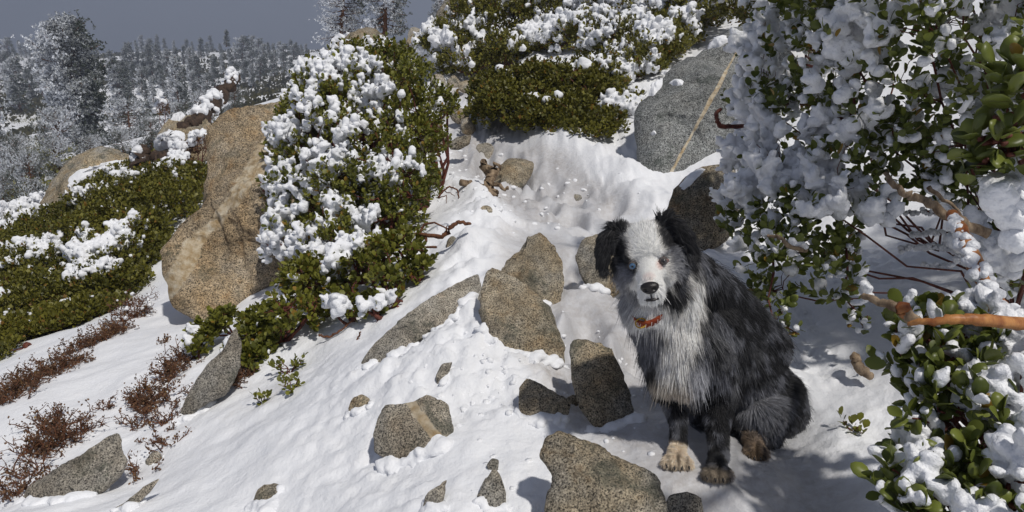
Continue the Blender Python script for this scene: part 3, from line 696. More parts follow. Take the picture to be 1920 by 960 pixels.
def twigs(mb, root_pts, tips, rs, r0, r1, n=5, sag=0.0, mids=4):
    for p in tips:
        a = root_pts[np.argmin(((root_pts - p) ** 2).sum(1) * rs.uniform(0.7, 1.3, len(root_pts)))]
        t = np.linspace(0, 1, mids + 2)[:, None]; L = np.linalg.norm(p - a)
        q = a * (1 - t) + p * t + np.array([0, 0, 1]) * (sag * L) * (t * (1 - t))
        q[1:-1] += rs.normal(0, 0.06 * L, (mids, 3)); mb.tube(q, np.linspace(r0, r1, len(q)), n)

LEAF_NEAR_V = np.array([[0, 0, 0], [0, .33, .02], [0, .66, .01], [0, 1.0, -.06], [.20, .16, .05], [.33, .42, .08], [.33, .68, .06], [.19, .90, .0], [-.20, .16, .05], [-.33, .42, .08], [-.33, .68, .06], [-.19, .90, .0]], float)
LEAF_NEAR_F = [np.array([[0, 4, 1], [0, 1, 8], [2, 7, 3], [2, 3, 11]]), np.array([[1, 4, 5, 5]])[:0].reshape(0, 4), np.array([[1, 5, 6, 2], [2, 10, 9, 1]]), np.array([[1, 4, 5]]), np.array([[1, 9, 8]]), np.array([[2, 6, 7]]), np.array([[2, 11, 10]])]
LEAF_NEAR = (LEAF_NEAR_V, [np.concatenate([f for f in LEAF_NEAR_F if f.shape[1] == 3]), np.concatenate([f for f in LEAF_NEAR_F if f.shape[1] == 4])])
def _leaf_mesh(tint):
    S = LEAF_NEAR_V; V = np.concatenate([S, S - [0, 0, 0.018]]); F3, F4 = LEAF_NEAR[1]; k = len(S)
    rim = [0, 4, 5, 6, 7, 3, 11, 10, 9, 8]; rq = np.array([[a, a + k, b + k, b] for a, b in zip(rim, rim[1:] + rim[:1])])
    me = mk_mesh('leaf', V, [F3, F3[:, ::-1] + k, np.concatenate([F4, F4[:, ::-1] + k, rq])], {'tint': np.full(2 * k, tint)})
    me.materials.append(M_LEAF_NEAR); return me
LEAF_MESHES = [_leaf_mesh(t) for t in (0.05, 0.2, 0.35, 0.5, 0.65, 0.8, 0.93)] + [_leaf_mesh(1.0)]

def leaf_objects(parent, O, D, N, L, rs, cap=300):
    """the leaves that can be told apart, each its own piece"""
    from mathutils import Matrix
    inv = parent.matrix_basis.inverted()
    for k in range(min(len(O), cap)):
        d = D[k]; s = nrm(np.cross(d, N[k])); n = np.cross(s, d); l = L[k]
        o = bpy.data.objects.new('leaf', LEAF_MESHES[7 if rs.rand() < 0.03 else rs.randint(0, 7)]); COL.objects.link(o)
        o.parent = parent; o.matrix_parent_inverse = inv
        o.matrix_basis = Matrix(((s[0] * l, d[0] * l, n[0] * l, O[k][0]), (s[1] * l, d[1] * l, n[1] * l, O[k][1]), (s[2] * l, d[2] * l, n[2] * l, O[k][2]), (0, 0, 0, 1)))

def on_screen(P, m=10):
    d = P - CAM; c, s = math.cos(PITCH), math.sin(PITCH)
    z = d[:, 1] * c - d[:, 2] * s; v = d[:, 1] * s + d[:, 2] * c
    px = 960 + F_PX * d[:, 0] / z; py = 480 - F_PX * v / z
    return px, py, (z > 0.05) & (px > -m) & (px < 1920 + m) & (py > -m) & (py < 960 + m)

def bush(label, lumps, ntips, per=8, llen=0.026, snow=0.3, snow_r=0.03, windward=0.5, seed=0, mat=None, roots=None, shape=LEAF6, twig_n=120, twig_r=0.006,
         iced=0.01, objects=0, sub=2, group=None, snow_noise=4.0, nblob=2, name='manzanita_bush', floor=0.02, spread=0.9, cat='bush', keep=None, inner=0.55, voxel=None, stem_n=3):
    rs = np.random.RandomState(seed + 500); LP = lump_pts(lumps)
    tip, out = sample_tips(LP, ntips, rs, inner, floor)
    if keep is not None:
        k = keep(tip); tip, out = tip[k], out[k]
    base = LP[:, :3].mean(0).copy(); base[2] = base_z(base[None, :2])[0]
    root = empty(name, base, label, cat, group)
    O, D, N, L, idx, ax = rosette(tip, out, rs, per, llen, spread)
    # wind-packed snow: on the windward side, on top, in drifts
    wscore = windward * 1.0 * (-out[:, 0] * 0.9 - out[:, 1] * 0.3) + 0.45 * out[:, 2] + 0.75 * fbm(tip * snow_noise, 3, seed + 3) + rs.normal(0, 0.12, len(tip))
    thr = np.quantile(wscore, 1 - snow) if snow > 0 else 1e9
    snowy = wscore > thr
    mb = MB(); sb = MB()
    tint = np.clip(0.45 + 0.20 * fbm(tip * 3.0, 2, seed + 1)[idx] + rs.normal(0, 0.27, len(O)), 0, 0.92); tint[rs.rand(len(O)) < 0.035] = 1.0
    frosted = snowy[idx] & (rs.rand(len(O)) < 0.35)
    if iced > 0:
        seen = on_screen(O, 70)[2]
        ice = ((snowy[idx] & (rs.rand(len(O)) < 0.93)) | (rs.rand(len(O)) < iced * 0.25)) & seen
        frosted = ice
        S = nrm(np.cross(D, N)); N2 = np.cross(S, D)
        Lr = L if iced > .1 else L * 1.1
        R = np.stack([Lr * rs.uniform(0.30, 0.48, len(L)), L * rs.uniform(0.48, 0.72, len(L)), L * rs.uniform(0.15, 0.30, len(L))], 1)[ice]
        blobs(sb, (O + D * (L * 0.55)[:, None])[ice], R, 2 if iced > .1 else 1, axes=np.stack([S, D, N2], 1)[ice], noise=0.30 if iced > .1 else .15, freq=1.6, seed=seed)
    keepl = ~frosted
    O, D, N, L, tint = O[keepl], D[keepl], N[keepl], L[keepl], tint[keepl]
    if objects:
        px, py, ok = on_screen(O + D * (L * 0.5)[:, None]); dist = np.linalg.norm(O - CAM, axis=1)
        score = np.where(ok, L / dist + 0.004 * (N * nrm(CAM - O)).sum(1) + 0.002 * out[idx[keepl]] @ nrm(CAM - LP[:, :3].mean(0)), -1)
        order = np.argsort(-score); big_, rest = order[:objects], order[objects:]
        leaf_objects(root, O[big_], D[big_], N[big_], L[big_], rs, objects)
        O, D, N, L, tint = O[rest], D[rest], N[rest], L[rest], tint[rest]
    if len(O):
        leaves(mb, O, D, N, L, shape, tint=tint)
        add('foliage', mb.mesh('foliage'), mat or M_LEAF, root, kind='stuff')
    st = np.where(snowy)[0]
    if len(st) and nblob:
        C = np.repeat(tip[st], nblob, 0) + rs.normal(0, snow_r * 0.62, (len(st) * nblob, 3)) * [1, 1, 1.25] + np.repeat(ax[st] * llen * 0.35, nblob, 0)
        R = snow_r * np.clip(rs.lognormal(-.55, .5, len(C)), .25, 1.8) ; R3 = np.stack([R * rs.uniform(0.8, 1.25, len(R)), R * rs.uniform(0.8, 1.25, len(R)), R * rs.uniform(0.7, 1.1, len(R))], 1)
        blobs(sb, C, R3, 1, noise=0.28, freq=1.5, seed=seed + 1)
    if sb.n:
        add('snow_clumps', merged(sb, voxel or snow_r * 0.58, 0.3, seed), M_RIME if iced > .1 else M_CLUMP, root, kind='stuff')
    # stems
    tb = MB()
    rp_ = np.array(roots, float) if roots is not None else np.c_[LP[:, :2] + rs.normal(0, 0.06, (len(LP), 2)), base_z(LP[:, :2]) - 0.02]
    hubs = []
    for l in LP:
        for _ in range(stem_n):
            p = l[:3] + rs.normal(0, 0.3, 3) * l[3:6]; a = rp_[np.argmin(((rp_ - p) ** 2).sum(1))]
            t = np.linspace(0, 1, 6)[:, None]; q = a * (1 - t) + p * t; q[1:-1] += rs.normal(0, 0.035, (4, 3)) * max(np.linalg.norm(p - a), .2)
            tb.tube(q, np.linspace(twig_r * 2.2, twig_r * 1.2, 6), 6); hubs.append(q[3]); hubs.append(p)
    hubs = np.array(hubs)
    sel = rs.choice(len(tip), min(twig_n, len(tip)), replace=False)
    twigs(tb, hubs, tip[sel], rs, twig_r, twig_r * 0.4)
    add('stems', tb.mesh('stems'), M_BARK, root, kind='stuff')
    return root, tip

# the left bush between boulder and trail: snow plastered on its windward side
bush('tall manzanita bush between big boulder and trail, snow plastered on one side',
     [(700, 130, 5.0, .34, .36, .22), (640, 190, 4.8, .36, .38, .32), (745, 200, 4.7, .32, .34, .28), (600, 270, 4.5, .34, .36, .34), (690, 290, 4.4, .36, .36, .30), (780, 265, 4.5, .20, .26, .20),
      (575, 370, 4.15, .25, .3, .28), (660, 380, 4.0, .32, .32, .26), (750, 350, 4.05, .24, .28, .20), (560, 450, 3.9, .18, .24, .22), (640, 460, 3.75, .24, .28, .20), (730, 425, 3.75, .20, .22, .15), (830, 195, 4.8, .10, .12, .12)],
     4500, 7, 0.028, 0.25, 0.014, 0.85, 1, M_LEAF, twig_n=500, twig_r=0.006, snow_noise=4.5)
bush('straggling low manzanita with bare red stems under the tall snow-plastered bush',
     [(600, 520, 3.25, .20, .2, .10), (690, 485, 3.2, .18, .18, .10), (560, 590, 3.0, .14, .16, .09), (745, 470, 3.2, .13, .14, .08), (645, 575, 2.92, .09, .1, .06), (720, 525, 2.95, .07, .08, .05), (790, 495, 3.1, .05, .06, .04), (765, 520, 3.05, .06, .06, .045), (700, 575, 2.88, .07, .08, .045), (745, 560, 2.92, .05, .06, .04)],
     560, 8, 0.030, 0.13, 0.014, 0.6, 2, M_LEAF, twig_n=470, twig_r=0.0045, stem_n=6)
bush('small sprawling manzanita at the edge of the slanting slab', [(500, 620, 3.1, .12, .14, .12), (480, 680, 2.9, .09, .1, .08), (520, 660, 3.0, .10, .1, .08), (455, 655, 3.0, .06, .08, .06)],
     330, 8, 0.028, 0.06, 0.013, 0.5, 3, M_LEAF, twig_n=200, twig_r=0.004)
bush('little green manzanita tuft above the slanting slab', [(385, 625, 3.15, .075, .08, .05), (415, 600, 3.2, .065, .07, .05), (370, 650, 3.05, .04, .05, .04)], 130, 8, 0.026, 0.05, 0.012, 0.5, 4, M_LEAF, twig_n=60, twig_r=0.003)
for k, (w, px, py, r_) in enumerate([('single leafy sprig in the snow right of the sprawling manzanita', 545, 690, .045), ('tiny leafy sprig poking out below the others', 547, 722, .03), ('lowest tiny green sprig near the reddish stain', 492, 748, .022),
                                     ('leafy sprig alone in the snow beside the trail, right of the dog', 1606, 800, .022)]):
    g = hit(px, py + 8)
    Yg = g[1]
    rs = np.random.RandomState(60 + k); p = at(px, py, Yg)
    root = empty('leafy_sprig', g, w, 'plant'); mb = MB(); tb = MB()
    n = max(3, int(r_ * 200)); tp = p + rs.normal(0, 1, (n, 3)) * r_ * [0.7, 0.6, 0.5] + [0, 0, 0.01]
    O, D, N, L, idx, ax = rosette(tp, nrm(tp - g), rs, 6, 0.026); leaves(mb, O, D, N, L, LEAF6, tint=np.clip(rs.normal(.5, .2, len(O)), 0, .9))
    add('foliage', mb.mesh('foliage'), M_LEAF, root); twigs(tb, np.array([g - [0, 0, .01]]), tp, rs, .003, .0015); add('stems', tb.mesh('stems'), M_BARK, root)

# carpet of manzanita on the slope to the left
bush('low manzanita carpet on the far slope beside the big boulder', [(330, 345, 7.0, .50, .6, .22), (240, 375, 7.2, .6, .6, .24), (300, 390, 6.5, .5, .5, .24), (150, 420, 7.2, .55, .6, .22), (215, 430, 6.4, .5, .5, .22), (90, 455, 7.0, .5, .6, .2)],
     6000, 6, 0.036, 0.025, 0.019, 0.5, 11, M_LEAF_FAR, twig_n=60, shape=LEAF4, sub=1)
bush('dense manzanita carpet patched with snow at the picture edge', [(30, 490, 6.2, .5, .5, .24), (120, 490, 6.0, .45, .5, .22), (60, 560, 5.3, .4, .4, .2), (150, 560, 5.2, .35, .4, .2), (10, 600, 4.8, .3, .35, .2)],
     5000, 6, 0.034, 0.09, 0.019, 0.5, 12, M_LEAF_FAR, twig_n=60, shape=LEAF4, sub=1, snow_noise=2.5)
bush('manzanita with snow pockets tucked against the big boulder base', [(230, 480, 5.6, .36, .4, .22), (200, 540, 5.1, .30, .35, .2), (262, 440, 5.8, .2, .3, .18), (215, 590, 4.7, .16, .2, .12)],
     3000, 6, 0.034, 0.12, 0.019, 0.4, 13, M_LEAF_FAR, twig_n=80, shape=LEAF4, sub=1, snow_noise=3)
bush('lowest part of the green carpet ending in brown twigs', [(40, 640, 4.4, .3, .3, .16), (120, 620, 4.5, .26, .3, .16), (170, 600, 4.6, .2, .24, .14), (5, 690, 4.0, .22, .24, .14), (90, 670, 4.1, .18, .2, .10)],
     3000, 6, 0.032, 0.012, 0.025, 0.5, 14, M_LEAF_FAR, twig_n=100, shape=LEAF4, sub=1)

bush('frosted low shrub behind the outcrop at the picture edge', [(30, 420, 9.0, .5, .5, .3), (80, 400, 9.3, .4, .5, .25), (5, 455, 8.4, .4, .5, .3)], 1100, 6, .036, .45, .022, .3, 15, M_LEAF_FAR, twig_n=80, shape=LEAF4, nblob=3)
bush('dark green shrub on the slope between outcrop and logs', [(270, 330, 8.3, .4, .4, .2), (225, 350, 8.3, .35, .4, .2), (300, 318, 8.6, .3, .4, .2)], 1500, 6, .036, .03, .03, .3, 16, M_LEAF_FAR, twig_n=40, shape=LEAF4)
# bushes on the hillside above the trail
bush('round green manzanita beside the upper trail', [(960, 215, 6.3, .36, .4, .30), (1040, 235, 6.0, .40, .4, .28), (930, 180, 6.7, .24, .3, .2), (1120, 260, 5.7, .32, .36, .22), (1070, 175, 6.5, .4, .4, .28), (1010, 160, 6.8, .3, .3, .2)],
     4300, 7, 0.034, 0.012, 0.03, -0.4, 21, M_LEAF_FAR, twig_n=150, sub=1, shape=LEAF6)
bush('snow-laden shrub between the round green manzanita and the grey boulder', [(1120, 170, 6.6, .36, .4, .30), (1175, 220, 6.0, .26, .3, .22), (1190, 130, 6.9, .34, .4, .28), (1150, 90, 7.6, .4, .4, .3), (1230, 90, 7.2, .3, .4, .26)],
     2900, 6, 0.034, 0.34, 0.020, 0.1, 22, M_LEAF_FAR, twig_n=150, sub=2, shape=LEAF6, nblob=2, snow_noise=6.5)
bush('highest olive bush at the crest with snow on its edges', [(900, 40, 9.3, .42, .5, .42), (850, 85, 9.0, .40, .5, .34), (950, 30, 9.4, .36, .4, .36), (870, 120, 8.8, .4, .4, .18), (940, 95, 8.9, .36, .4, .24), (830, 100, 9.1, .34, .4, .28), (920, -20, 9.8, .5, .5, .4)],
     4400, 6, 0.040, 0.20, 0.024, 0.55, 23, M_LEAF_FAR, twig_n=120, sub=1, shape=LEAF4, nblob=2, snow_noise=5)
bush('snowy hillside shrub right of the highest olive bush', [(1040, 30, 9.6, .5, .5, .4), (1090, 70, 8.8, .45, .5, .34), (1010, 80, 9.0, .3, .4, .2), (1130, 10, 9.4, .5, .5, .4)],
     3000, 6, 0.040, 0.34, 0.024, 0.3, 24, M_LEAF_FAR, twig_n=160, sub=1, shape=LEAF4, nblob=2, snow_noise=6)
bush('snow-crusted shrub along the top edge behind the grey boulder', [(1220, 30, 8.6, .45, .5, .35), (1300, 20, 8.2, .4, .5, .3), (1260, 70, 7.6, .3, .4, .24), (1180, 60, 8.4, .3, .4, .26)],
     2500, 6, 0.040, 0.33, 0.024, 0.2, 25, M_LEAF_FAR, twig_n=100, sub=1, shape=LEAF4, nblob=3)
bush('olive bush at the top edge right above the grey boulder', [(1400, 10, 7.4, .4, .5, .22), (1450, 20, 6.4, .3, .4, .22), (1500, 40, 5.6, .3, .4, .3), (1560, -10, 5.6, .4, .4, .35)],
     1900, 6, 0.038, 0.18, 0.028, 0.2, 26, M_LEAF_FAR, twig_n=100, sub=1, shape=LEAF4, nblob=3)

# ------------------------------------------------------------------ frosted bushes at the right
RR = [at(1850, 520, 2.5), at(1760, 470, 2.8), at(1900, 600, 2.2)]
def not_cavity(P):
    px, py, ok = on_screen(P, 4000)
    e1 = ((px - 1690) / 88) ** 2 + ((py - 480) / 70) ** 2
    e2 = ((px - 1770) / 50) ** 2 + ((py - 430) / 40) ** 2
    return (e1 > 1) & (e2 > 1) & ~((py > 590) & (px > 1470) & (px < 1960))
fb, ft = bush('big frosted manzanita bush leaning over the trail behind the dog',
     [(1462, 190, 3.0, .18, .24, .22), (1432, 300, 2.8, .15, .22, .16), (1418, 410, 2.6, .14, .2, .14), (1520, 90, 2.9, .26, .3, .24), (1510, 240, 2.75, .26, .3, .22), (1470, 370, 2.55, .18, .22, .16),
      (1450, 480, 2.35, .12, .18, .12), (1560, 400, 2.4, .18, .22, .16), (1560, 510, 2.25, .13, .16, .10), (1640, 130, 2.5, .26, .3, .24), (1640, 280, 2.5, .22, .28, .18), (1740, 60, 2.3, .28, .3, .22),
      (1760, 220, 2.35, .24, .28, .18), (1860, 110, 2.1, .26, .3, .24), (1880, 270, 2.2, .2, .26, .18), (1620, 10, 2.6, .26, .3, .2), (1450, 560, 2.25, .06, .08, .05), (1740, 330, 2.4, .2, .2, .10), (1500, -110, 2.8, .28, .3, .22), (1640, -130, 2.45, .28, .3, .24), (1790, -130, 2.15, .28, .3, .24), (1900, -60, 1.95, .26, .3, .24), (1860, 400, 2.25, .18, .2, .12), (1900, 480, 2.1, .14, .2, .12), (1820, 350, 2.3, .16, .2, .1), ('w', 1.58, 2.15, 1.42, .28, .28, .2), ('w', 1.35, 2.3, 1.66, .28, .28, .2), ('w', 1.95, 2.0, 1.45, .30, .32, .28), ('w', 2.15, 1.75, 1.7, .32, .34, .30), ('w', 2.0, 2.3, 1.1, .3, .3, .3), ('w', 2.3, 2.2, 1.6, .35, .4, .35)],  # lumps out of frame are added to shade the bush and its hollow
     3400, 7, 0.034, 0.40, 0.012, 0.15, 31, M_LEAF_NEAR, roots=RR, shape=LEAF_NEAR, twig_n=420, twig_r=0.0022, stem_n=1, iced=0.5, objects=290, sub=2, voxel=0.0082, nblob=2, snow_noise=3.0, keep=not_cavity, inner=0.5, floor=0.12)
# sprigs hanging from it over the snow
for k, (w, pts) in enumerate([('leafy sprig with a yellow leaf hanging from the frosted bush above the dog back', [(1440, 560, 2.2), (1465, 580, 2.15), (1450, 600, 2.12), (1475, 612, 2.1), (1490, 622, 2.1)]),
                              ('snowy sprig hanging lowest under the frosted bush', [(1580, 555, 2.2), (1600, 575, 2.2), (1612, 592, 2.18), (1595, 600, 2.18), (1620, 612, 2.15)])]):
    rs = np.random.RandomState(90 + k); P = np.array([at(*p) for p in pts])
    top = P[0] + np.array([0.03, 0.08, 0.14]); root = empty('hanging_sprig', top, w, 'plant'); tb = MB()
    tb.tube(np.array([top, (top + P[0]) / 2 + [0.01, 0, 0], P[0], P[2], P[-1]]), [.004, .004, .003, .003, .002], 6); twigs(tb, P, P + rs.normal(0, .02, P.shape), rs, .002, .001)
    add('stem', tb.mesh('stem'), M_BARK, root)
    O, D, N, L, idx, ax = rosette(P, nrm(rs.normal(size=P.shape)), rs, 8, 0.030, 1.1); leaf_objects(root, O, D, N, L, rs)
    sb = MB(); sel = rs.choice(len(O), 12 if k else 4, replace=False); blobs(sb, O[sel] + D[sel] * .012, np.full(len(sel), .011), 2, noise=.3, seed=k)
    add('snow_clumps', sb.mesh('snow_clumps'), M_RIME, root, kind='stuff')

# near bush in the lower right corner
nb, nt = bush('near manzanita in the bottom corner with ice-crusted round leaves',
     [(1740, 640, 1.36, .09, .12, .06), (1820, 640, 1.40, .12, .14, .08), (1760, 720, 1.30, .09, .12, .07), (1860, 720, 1.30, .12, .14, .09), (1790, 800, 1.22, .09, .10, .06), (1880, 820, 1.18, .10, .12, .08),
      (1740, 870, 1.20, .05, .08, .05), (1830, 900, 1.12, .10, .1, .06), (1700, 930, 1.12, .06, .06, .05), (1780, 960, 1.08, .09, .08, .05), (1900, 930, 1.05, .08, .1, .08), (1690, 650, 1.36, .03, .05, .03)],
     215, 9, 0.037, 0.27, 0.012, -0.25, 32, M_LEAF_NEAR, roots=[at(1950, 900, 1.45), at(1900, 780, 1.6), at(1980, 960, 1.2)], shape=LEAF_NEAR, twig_n=150, twig_r=0.004, iced=0.5, objects=300, sub=2, voxel=0.005, nblob=2, snow_noise=6.0, inner=0.45, floor=0.0)
ob, ot = bush('bright green manzanita branch hanging in at the picture edge, nearest of all',
     [(1880, 250, 1.00, .035, .05, .035), (1850, 265, 1.0, .03, .04, .02), (1900, 190, 0.98, .03, .04, .04), (1905, 290, 0.98, .025, .04, .03), (1840, 310, 1.0, .012, .03, .012), (1910, 140, 0.98, .01, .03, .015), ('w', 1.80, 1.66, 1.80, .30, .30, .24), ('w', 1.85, 1.50, 1.45, .25, .25, .2)],  # the big world-placed lumps are unseen, added to block sun at the right
     430, 7, 0.036, 0.0, 0.02, 0, 33, M_LEAF_NEAR, roots=[at(2050, 230, 1.1)], shape=LEAF_NEAR, twig_n=120, twig_r=0.003, objects=110, nblob=0, floor=-9, spread=1.1)
sb = MB(); rs = np.random.RandomState(7)
P = np.array([at(px, py, 1.0) for px, py in [(1890, 350, ), (1915, 370), (1880, 385), (1905, 400), (1870, 360), (1918, 340), (1895, 395), (1912, 445), (1900, 450)]])
blobs(sb, P, rs.uniform(.016, .026, len(P)), 3, noise=.25, seed=3); add('snow_clump', sb.mesh('snow_clump'), M_RIME, ob)

def branch(name, label, cat, pts, rad, mat, n=9, jit=0.002, side=(), seed=0, ice=None):
    rs = np.random.RandomState(seed); P = np.array([at(*p) for p in pts])
    t = np.linspace(0, len(P) - 1, len(P) * 5); i = np.minimum(t.astype(int), len(P) - 2); f = (t - i)[:, None]
    Q0, Q1 = P[np.maximum(i - 1, 0)], P[np.minimum(i + 2, len(P) - 1)]
    Q = 0.5 * ((2 * P[i]) + (P[i + 1] - Q0) * f + (2 * Q0 - 5 * P[i] + 4 * P[i + 1] - Q1) * f ** 2 + (3 * P[i] - Q0 - 3 * P[i + 1] + Q1) * f ** 3)
    Q += rs.normal(0, jit, Q.shape); R = np.interp(t, np.arange(len(P)), rad) * (1 + rs.normal(0, .07, len(t)))
    mb = MB(); mb.tube(Q, R, n)
    for sp, sr in side:
        S = np.array([at(*p) for p in sp]); tt = np.linspace(0, 1, 8)[:, None]
        S2 = np.stack([np.interp(np.linspace(0, len(S) - 1, 10), np.arange(len(S)), S[:, k]) for k in range(3)], 1) + rs.normal(0, jit, (10, 3))
        mb.tube(S2, np.linspace(sr, sr * .45, 10), 7)
    root = empty(name, P[0], label, cat); add('wood', mb.mesh('wood'), mat, root)
    if ice is not None:
        a, b, r_ = ice; sel = (t >= a) & (t <= b); sb = MB()
        C = np.repeat(Q[sel], 4, 0) + rs.normal(0, r_ * .45, (sel.sum() * 4, 3)) + nrm(np.array([-.7, -.6, .3])) * r_ * .5
        blobs(sb, C, r_ * rs.uniform(.6, 1.0, len(C)), 2, noise=.25, seed=seed); add('ice_crust', sb.mesh('ice_crust'), M_RIME, root)
    return root
branch('broken_branch', 'broken branch of pale dead wood and orange peeling bark in the near bush', 'branch', [(1615, 554, 1.36), (1650, 566, 1.32), (1690, 580, 1.29), (1715, 604, 1.27)], [.006, .008, .010, .014], M_DEAD, 9, .001)
branch('orange_branch', 'orange-red barked branch lying across the near bush', 'branch', [(1700, 606, 1.27), (1750, 602, 1.24), (1800, 598, 1.23), (1850, 600, 1.23), (1930, 608, 1.26)], [.005, .007, .009, .011, .012], M_ORANGE, 9, .001,
       side=[([(1690, 578, 1.29), (1700, 590, 1.28), (1712, 606, 1.27)], .016)])
branch('icy_branch', 'red-barked branch coated with ice on one side, right of the hollow', 'branch', [(1785, 402, 1.60), (1810, 450, 1.52), (1840, 520, 1.44), (1880, 585, 1.38), (1930, 640, 1.38)], [.013, .016, .017, .018, .02], M_ORANGE, 10, .001, seed=3, ice=(0.2, 3.0, .014))
branch('dead_branch', 'bare brown dead branch slanting through the frosted bush hollow', 'branch', [(1660, 322, 2.05), (1690, 360, 2.0), (1730, 375, 1.98), (1775, 402, 1.95), (1850, 440, 1.95)], [.006, .010, .012, .013, .015], M_DEAD, 9, .003,
       side=[([(1740, 352, 2.0), (1775, 375, 1.98), (1800, 400, 1.97)], .007)], seed=4)
branch('dead_twig', 'short curved dead twig sticking out of the frosted bush behind the dog', 'twig', [(1438, 443, 2.15), (1462, 445, 2.13), (1480, 462, 2.13), (1510, 470, 2.2)], [.004, .006, .007, .007], M_DEAD, 8, .001, seed=5)
branch('red_branch', 'twisting red manzanita branch at the edge of the frosted bush', 'branch', [(1352, 205, 2.75), (1342, 215, 2.72), (1345, 225, 2.70), (1358, 238, 2.72), (1400, 232, 2.75), (1450, 200, 2.8), (1500, 192, 2.85), (1570, 195, 2.9)], [.006, .008, .008, .009, .008, .009, .009, .009], M_BARK, 8, .002, seed=6)
branch('red_branch', 'forked red branch curving through the middle of the frosted bush', 'branch', [(1550, 205, 2.45), (1575, 222, 2.42), (1590, 222, 2.42), (1600, 205, 2.44), (1602, 185, 2.46)], [.005, .006, .006, .005, .004], M_BARK, 8, .001, side=[([(1582, 222, 2.42), (1578, 240, 2.42)], .006)], seed=7)
for k, (a, b, c, d) in enumerate([((1700, 400, 2.45), (1740, 398, 2.4), (1780, 390, 2.4), .008), ((1690, 470, 2.4), (1740, 462, 2.35), (1790, 470, 2.3), .010), ((1710, 440, 2.5), (1750, 438, 2.45), (1800, 430, 2.4), .010), ((1730, 495, 2.3), (1770, 500, 2.25), (1810, 480, 2.2), .008)]):
    branch('icy_twig', '%s ice-coated twig in the shaded hollow under the frosted bush' % ('topmost', 'lower middle', 'upper middle', 'lowest')[k], 'twig', [a, b, c], [.003, .004, .005], M_BARK, 6, .004, seed=20 + k, ice=(0, 2, d))
branch('wood_stub', 'stub of dead wood with a thin twig lying in the snow right of the dog', 'wood', [(1602, 668, 2.10), (1612, 690, 2.06), (1632, 705, 2.04)], [.012, .017, .012], M_DEAD, 9, .003, side=[([(1630, 680, 2.06), (1645, 668, 2.08), (1660, 660, 2.1)], .003)], seed=8)

# ------------------------------------------------------------------ bare stems, driftwood, dry twigs
branch('bare_branch', 'long bare red-brown branch reaching from the left bush over the snow', 'branch', [(700, 455, 3.4), (740, 448, 3.35), (780, 440, 3.3), (830, 442, 3.25), (845, 425, 3.25), (862, 417, 3.25), (882, 420, 3.25)], [.007, .008, .009, .010, .010, .009, .006], M_TWIG, 8, .003,
       side=[([(785, 440, 3.3), (795, 422, 3.3), (815, 418, 3.3), (840, 428, 3.25)], .007), ([(800, 440, 3.3), (790, 470, 3.2), (750, 462, 3.2), (720, 470, 3.2)], .007), ([(835, 438, 3.25), (838, 430, 3.24), (836, 426, 3.24)], .005), ([(820, 465, 3.2), (770, 460, 3.25), (720, 440, 3.3)], .006)], seed=9)
for k, (w, pts, sd_) in enumerate([('thin bare twigs arching at the right end of the left bush', [(822, 370, 3.6), (840, 352, 3.6), (856, 355, 3.6), (860, 372, 3.58)], [([(822, 372, 3.6), (838, 366, 3.6), (836, 382, 3.58)], .003), ([(826, 358, 3.62), (845, 362, 3.6), (852, 368, 3.6)], .003)]),
                                   ('broken red twig lying on the snow left of the long dark rock', [(632, 662, 2.75), (650, 655, 2.74), (668, 640, 2.74), (676, 622, 2.74)], [([(660, 650, 2.74), (664, 658, 2.73)], .004)]),
                                   ('crooked little dead stick below the broken red twig', [(612, 700, 2.68), (622, 690, 2.67), (630, 682, 2.67), (634, 700, 2.65)], [([(625, 690, 2.67), (632, 706, 2.65), (628, 716, 2.63)], .002)]),
                                   ('dry twig with a yellow tip on the snow below the left bush', [(598, 628, 2.85), (615, 632, 2.85), (635, 622, 2.85), (660, 602, 2.88)], []),
                                   ('upright stick in the snow below the straggling manzanita', [(738, 578, 3.05), (742, 556, 3.06), (750, 538, 3.08), (758, 520, 3.1)], [])]):
    branch('twig', w, 'twig', pts, np.linspace(.0055, .0035, len(pts)), M_TWIG if k != 4 else M_DARKWOOD, 6, .002, side=sd_, seed=30 + k)
branch('driftwood', 'twisted grey-brown dead root beside the squarish trail rock', 'wood', [(905, 300, 4.62), (912, 318, 4.6), (925, 328, 4.55), (915, 342, 4.5), (918, 358, 4.45), (925, 370, 4.42)], [.022, .030, .034, .030, .026, .016], M_DEAD, 10, .012,
       side=[([(866, 346, 4.5), (890, 348, 4.5), (915, 350, 4.48)], .022), ([(918, 365, 4.42), (930, 372, 4.4), (936, 376, 4.38)], .02), ([(925, 325, 4.55), (935, 315, 4.55), (928, 306, 4.58)], .018), ([(920, 345, 4.5), (940, 352, 4.45), (955, 354, 4.42)], .016)], seed=10)

